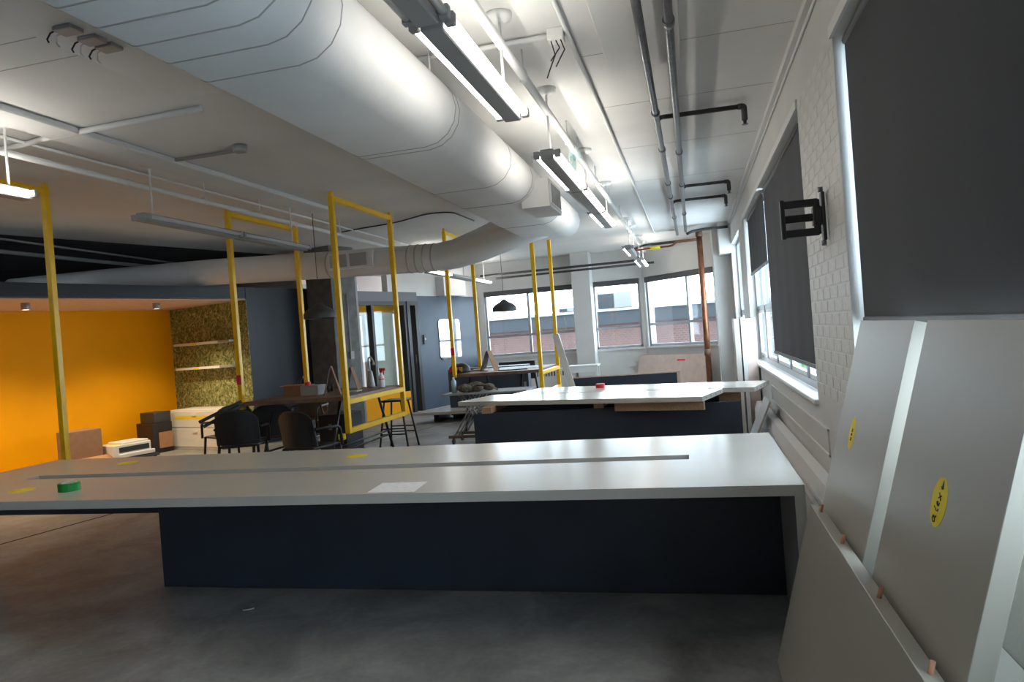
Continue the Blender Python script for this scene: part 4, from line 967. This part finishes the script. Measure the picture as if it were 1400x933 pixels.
# filing cabinet
FS = -5.12
n0, _ = atS(236, 600, FS); n1, zt_ = atS(300, 558, FS); zt_ = .67
fc = Thing('filing_cabinet', 'white two-drawer lateral filing cabinet against the leafy wallpaper', 'cabinet', PM @ Vector((FS+.22, (n0+n1)/2, 0)))
na, nb = min(n0, n1), max(n0, n1)
fc.w('body', bevel(box((FS, na, 0), (GS-.02, nb, zt_), PM), .004, 1), 'cabinet_white')
for za, zb in ((.05, .36), (.38, zt_-.03)):
    dr = fc.w('drawer', bevel(box((FS-.015, na+.015, za), (FS, nb-.015, zb), PM), .003, 1), 'cabinet_white')
    fc.w('handle', box((FS-.028, (na+nb)/2-.06, zb-.07), (FS-.015, (na+nb)/2+.06, zb-.045), PM), 'white_metal', dr)
fc.w('yellow_note', box((FS-.017, na+.22, .52), (FS-.0155, nb-.12, .57), PM), 'sticker_yellow')
for k, ((xa, ya), (xb, yb)) in enumerate((((237, 472), (312, 464)), ((240, 504.5), (315, 499)))):
    sa, za = atS(xa, ya, GS-.22); sb, zb = atS(xb, yb, GS-.22); z = (za+zb)/2
    sh = Thing('wall_shelf', ['upper white shelf on the leafy wallpaper', 'lower white shelf on the leafy wallpaper'][k], 'shelf', PM @ Vector((GS-.1, (sa+sb)/2, z)), 0, 'white shelves on the leafy wall')
    lo_n, hi_n = min(sa, sb), max(sa, sb)
    sh.w('board', bevel(box((GS-.22, lo_n+.28, z-.04), (GS, hi_n, z), PM), .002, 1), 'cabinet_white')
    sh.w('bare_end', box((GS-.21, lo_n, z-.035), (GS, lo_n+.28, z-.002), PM), 'grey_metal')
    sh.w('yellow_note', box((GS-.2215, (lo_n+hi_n)/2-.03+.12, z-.038), (GS-.22, (lo_n+hi_n)/2+.10+.12, z-.004), PM), 'sticker_yellow')
# boxes, printer
def crate(name, label, cat, pxl, pxr, pyt, pyb, n, dep, m_, lidm=None, s_off=0):
    s0, zt = atN(pxl, pyt, n); s1, zb = atN(pxr, pyb, n)
    t = Thing(name, label, cat, PM @ Vector(((s0+s1)/2, n+dep/2, max(0, zb))))
    return t, s0, s1, max(0, zb), zt
# black equipment stack beside the cabinet
t, s0, s1, zb, zt = crate('equipment_stack', 'black office machine stack between printer and filing cabinet', 'machine', 208, 240, 580, 640, 1.35, .4, 'black_plastic')
t.w('lower_case', bevel(box((s0, 1.35, 0), (s1, 1.8, zt), PM), .006, 1), 'black_plastic'); t.w('paper_tray', box((s0+.1, 1.335, zt-.42), (s0+.35, 1.35, zt-.16), PM), 'cardboard')
_, z2 = atN(210, 565, 1.35); t.w('upper_case', bevel(box((s0+.05, 1.37, zt), (s1, 1.75, z2), PM), .006, 1), 'dark_plastic')
# table holding box and printer
s0, zt = atN(85, 622, 1.0); s1, _ = atN(212, 622, 1.0)
LT = Thing('low_table', 'low dark table holding the cardboard box and printer in the alcove', 'table', PM @ Vector(((s0+s1)/2, 1.3, 0)))
_, ztp = atN(160, 629, 1.0)
LT.w('table_top', box((s0-.1, .95, ztp-.04), (s1+.05, 1.65, ztp), PM), 'dark_plastic')
for ss in (s0, s1):
    for nn in (1.0, 1.6): LT.w('leg', box((ss-.02, nn-.02, 0), (ss+.02, nn+.02, ztp-.04), PM), 'black_metal')
s0, _ = atN(155, 615, 1.05); s1, _ = atN(207, 612, 1.05); _, zt = atN(181, 606, 1.05)
pr_ = Thing('printer', 'white office printer with dark paper slot in the orange alcove', 'printer', PM @ Vector(((s0+s1)/2, 1.25, ztp)))
ph = zt-ztp
pr_.w('body', bevel(box((s0, 1.05, ztp), (s1, 1.5, ztp+ph), PM), .012, 2), 'cabinet_white')
pr_.w('slot', box((s0+.09, 1.04, ztp+ph*.42), (s1-.04, 1.051, ztp+ph*.80), PM), 'black_plastic'); pr_.w('front_tray', bevel(box((s0+.07, .98, ztp+.01), (s1+.02, 1.05, ztp+ph*.34), PM), .006, 1), 'cabinet_white')
pr_.w('lid', bevel(box((s0+.15, 1.08, ztp+ph), (s1-.02, 1.45, ztp+ph+.03), PM), .008, 1), 'cabinet_white'); pr_.w('yellow_note', box((s0+.04, 1.12, ztp+ph), (s0+.14, 1.3, ztp+ph+.002), PM), 'sticker_yellow')
s0, zt = atN(94, 592, 1.2); s1, _ = atN(139, 592, 1.2)
cbx = Thing('cardboard_box', 'brown cardboard box with open flap behind the yellow post', 'box', PM @ Vector(((s0+s1)/2, 1.35, ztp)))
cbx.w('carton', bevel(box((s0, 1.2, ztp), (s1, 1.55, zt), PM), .004, 1), 'brown_board'); cbx.w('flap', prism(BM(), [(0, 0), (s1-s0+.08, 0), (s1-s0+.06, .22), (.02, .22)], .004, frame_M(PM @ Vector((s0, 1.195, ztp+.09)), PA, -PN*.9+Vector((0, 0, -.35)))), 'cardboard')

# strip light added to brighten the room behind the glass
kt = PM @ Vector((-1.2, 2.1, 2.9))
fixture(kt.x, kt.y-.7, kt.y+.7, 2.9, True, None, 'added strip light brightening the room behind the glass partition', [kt.y])
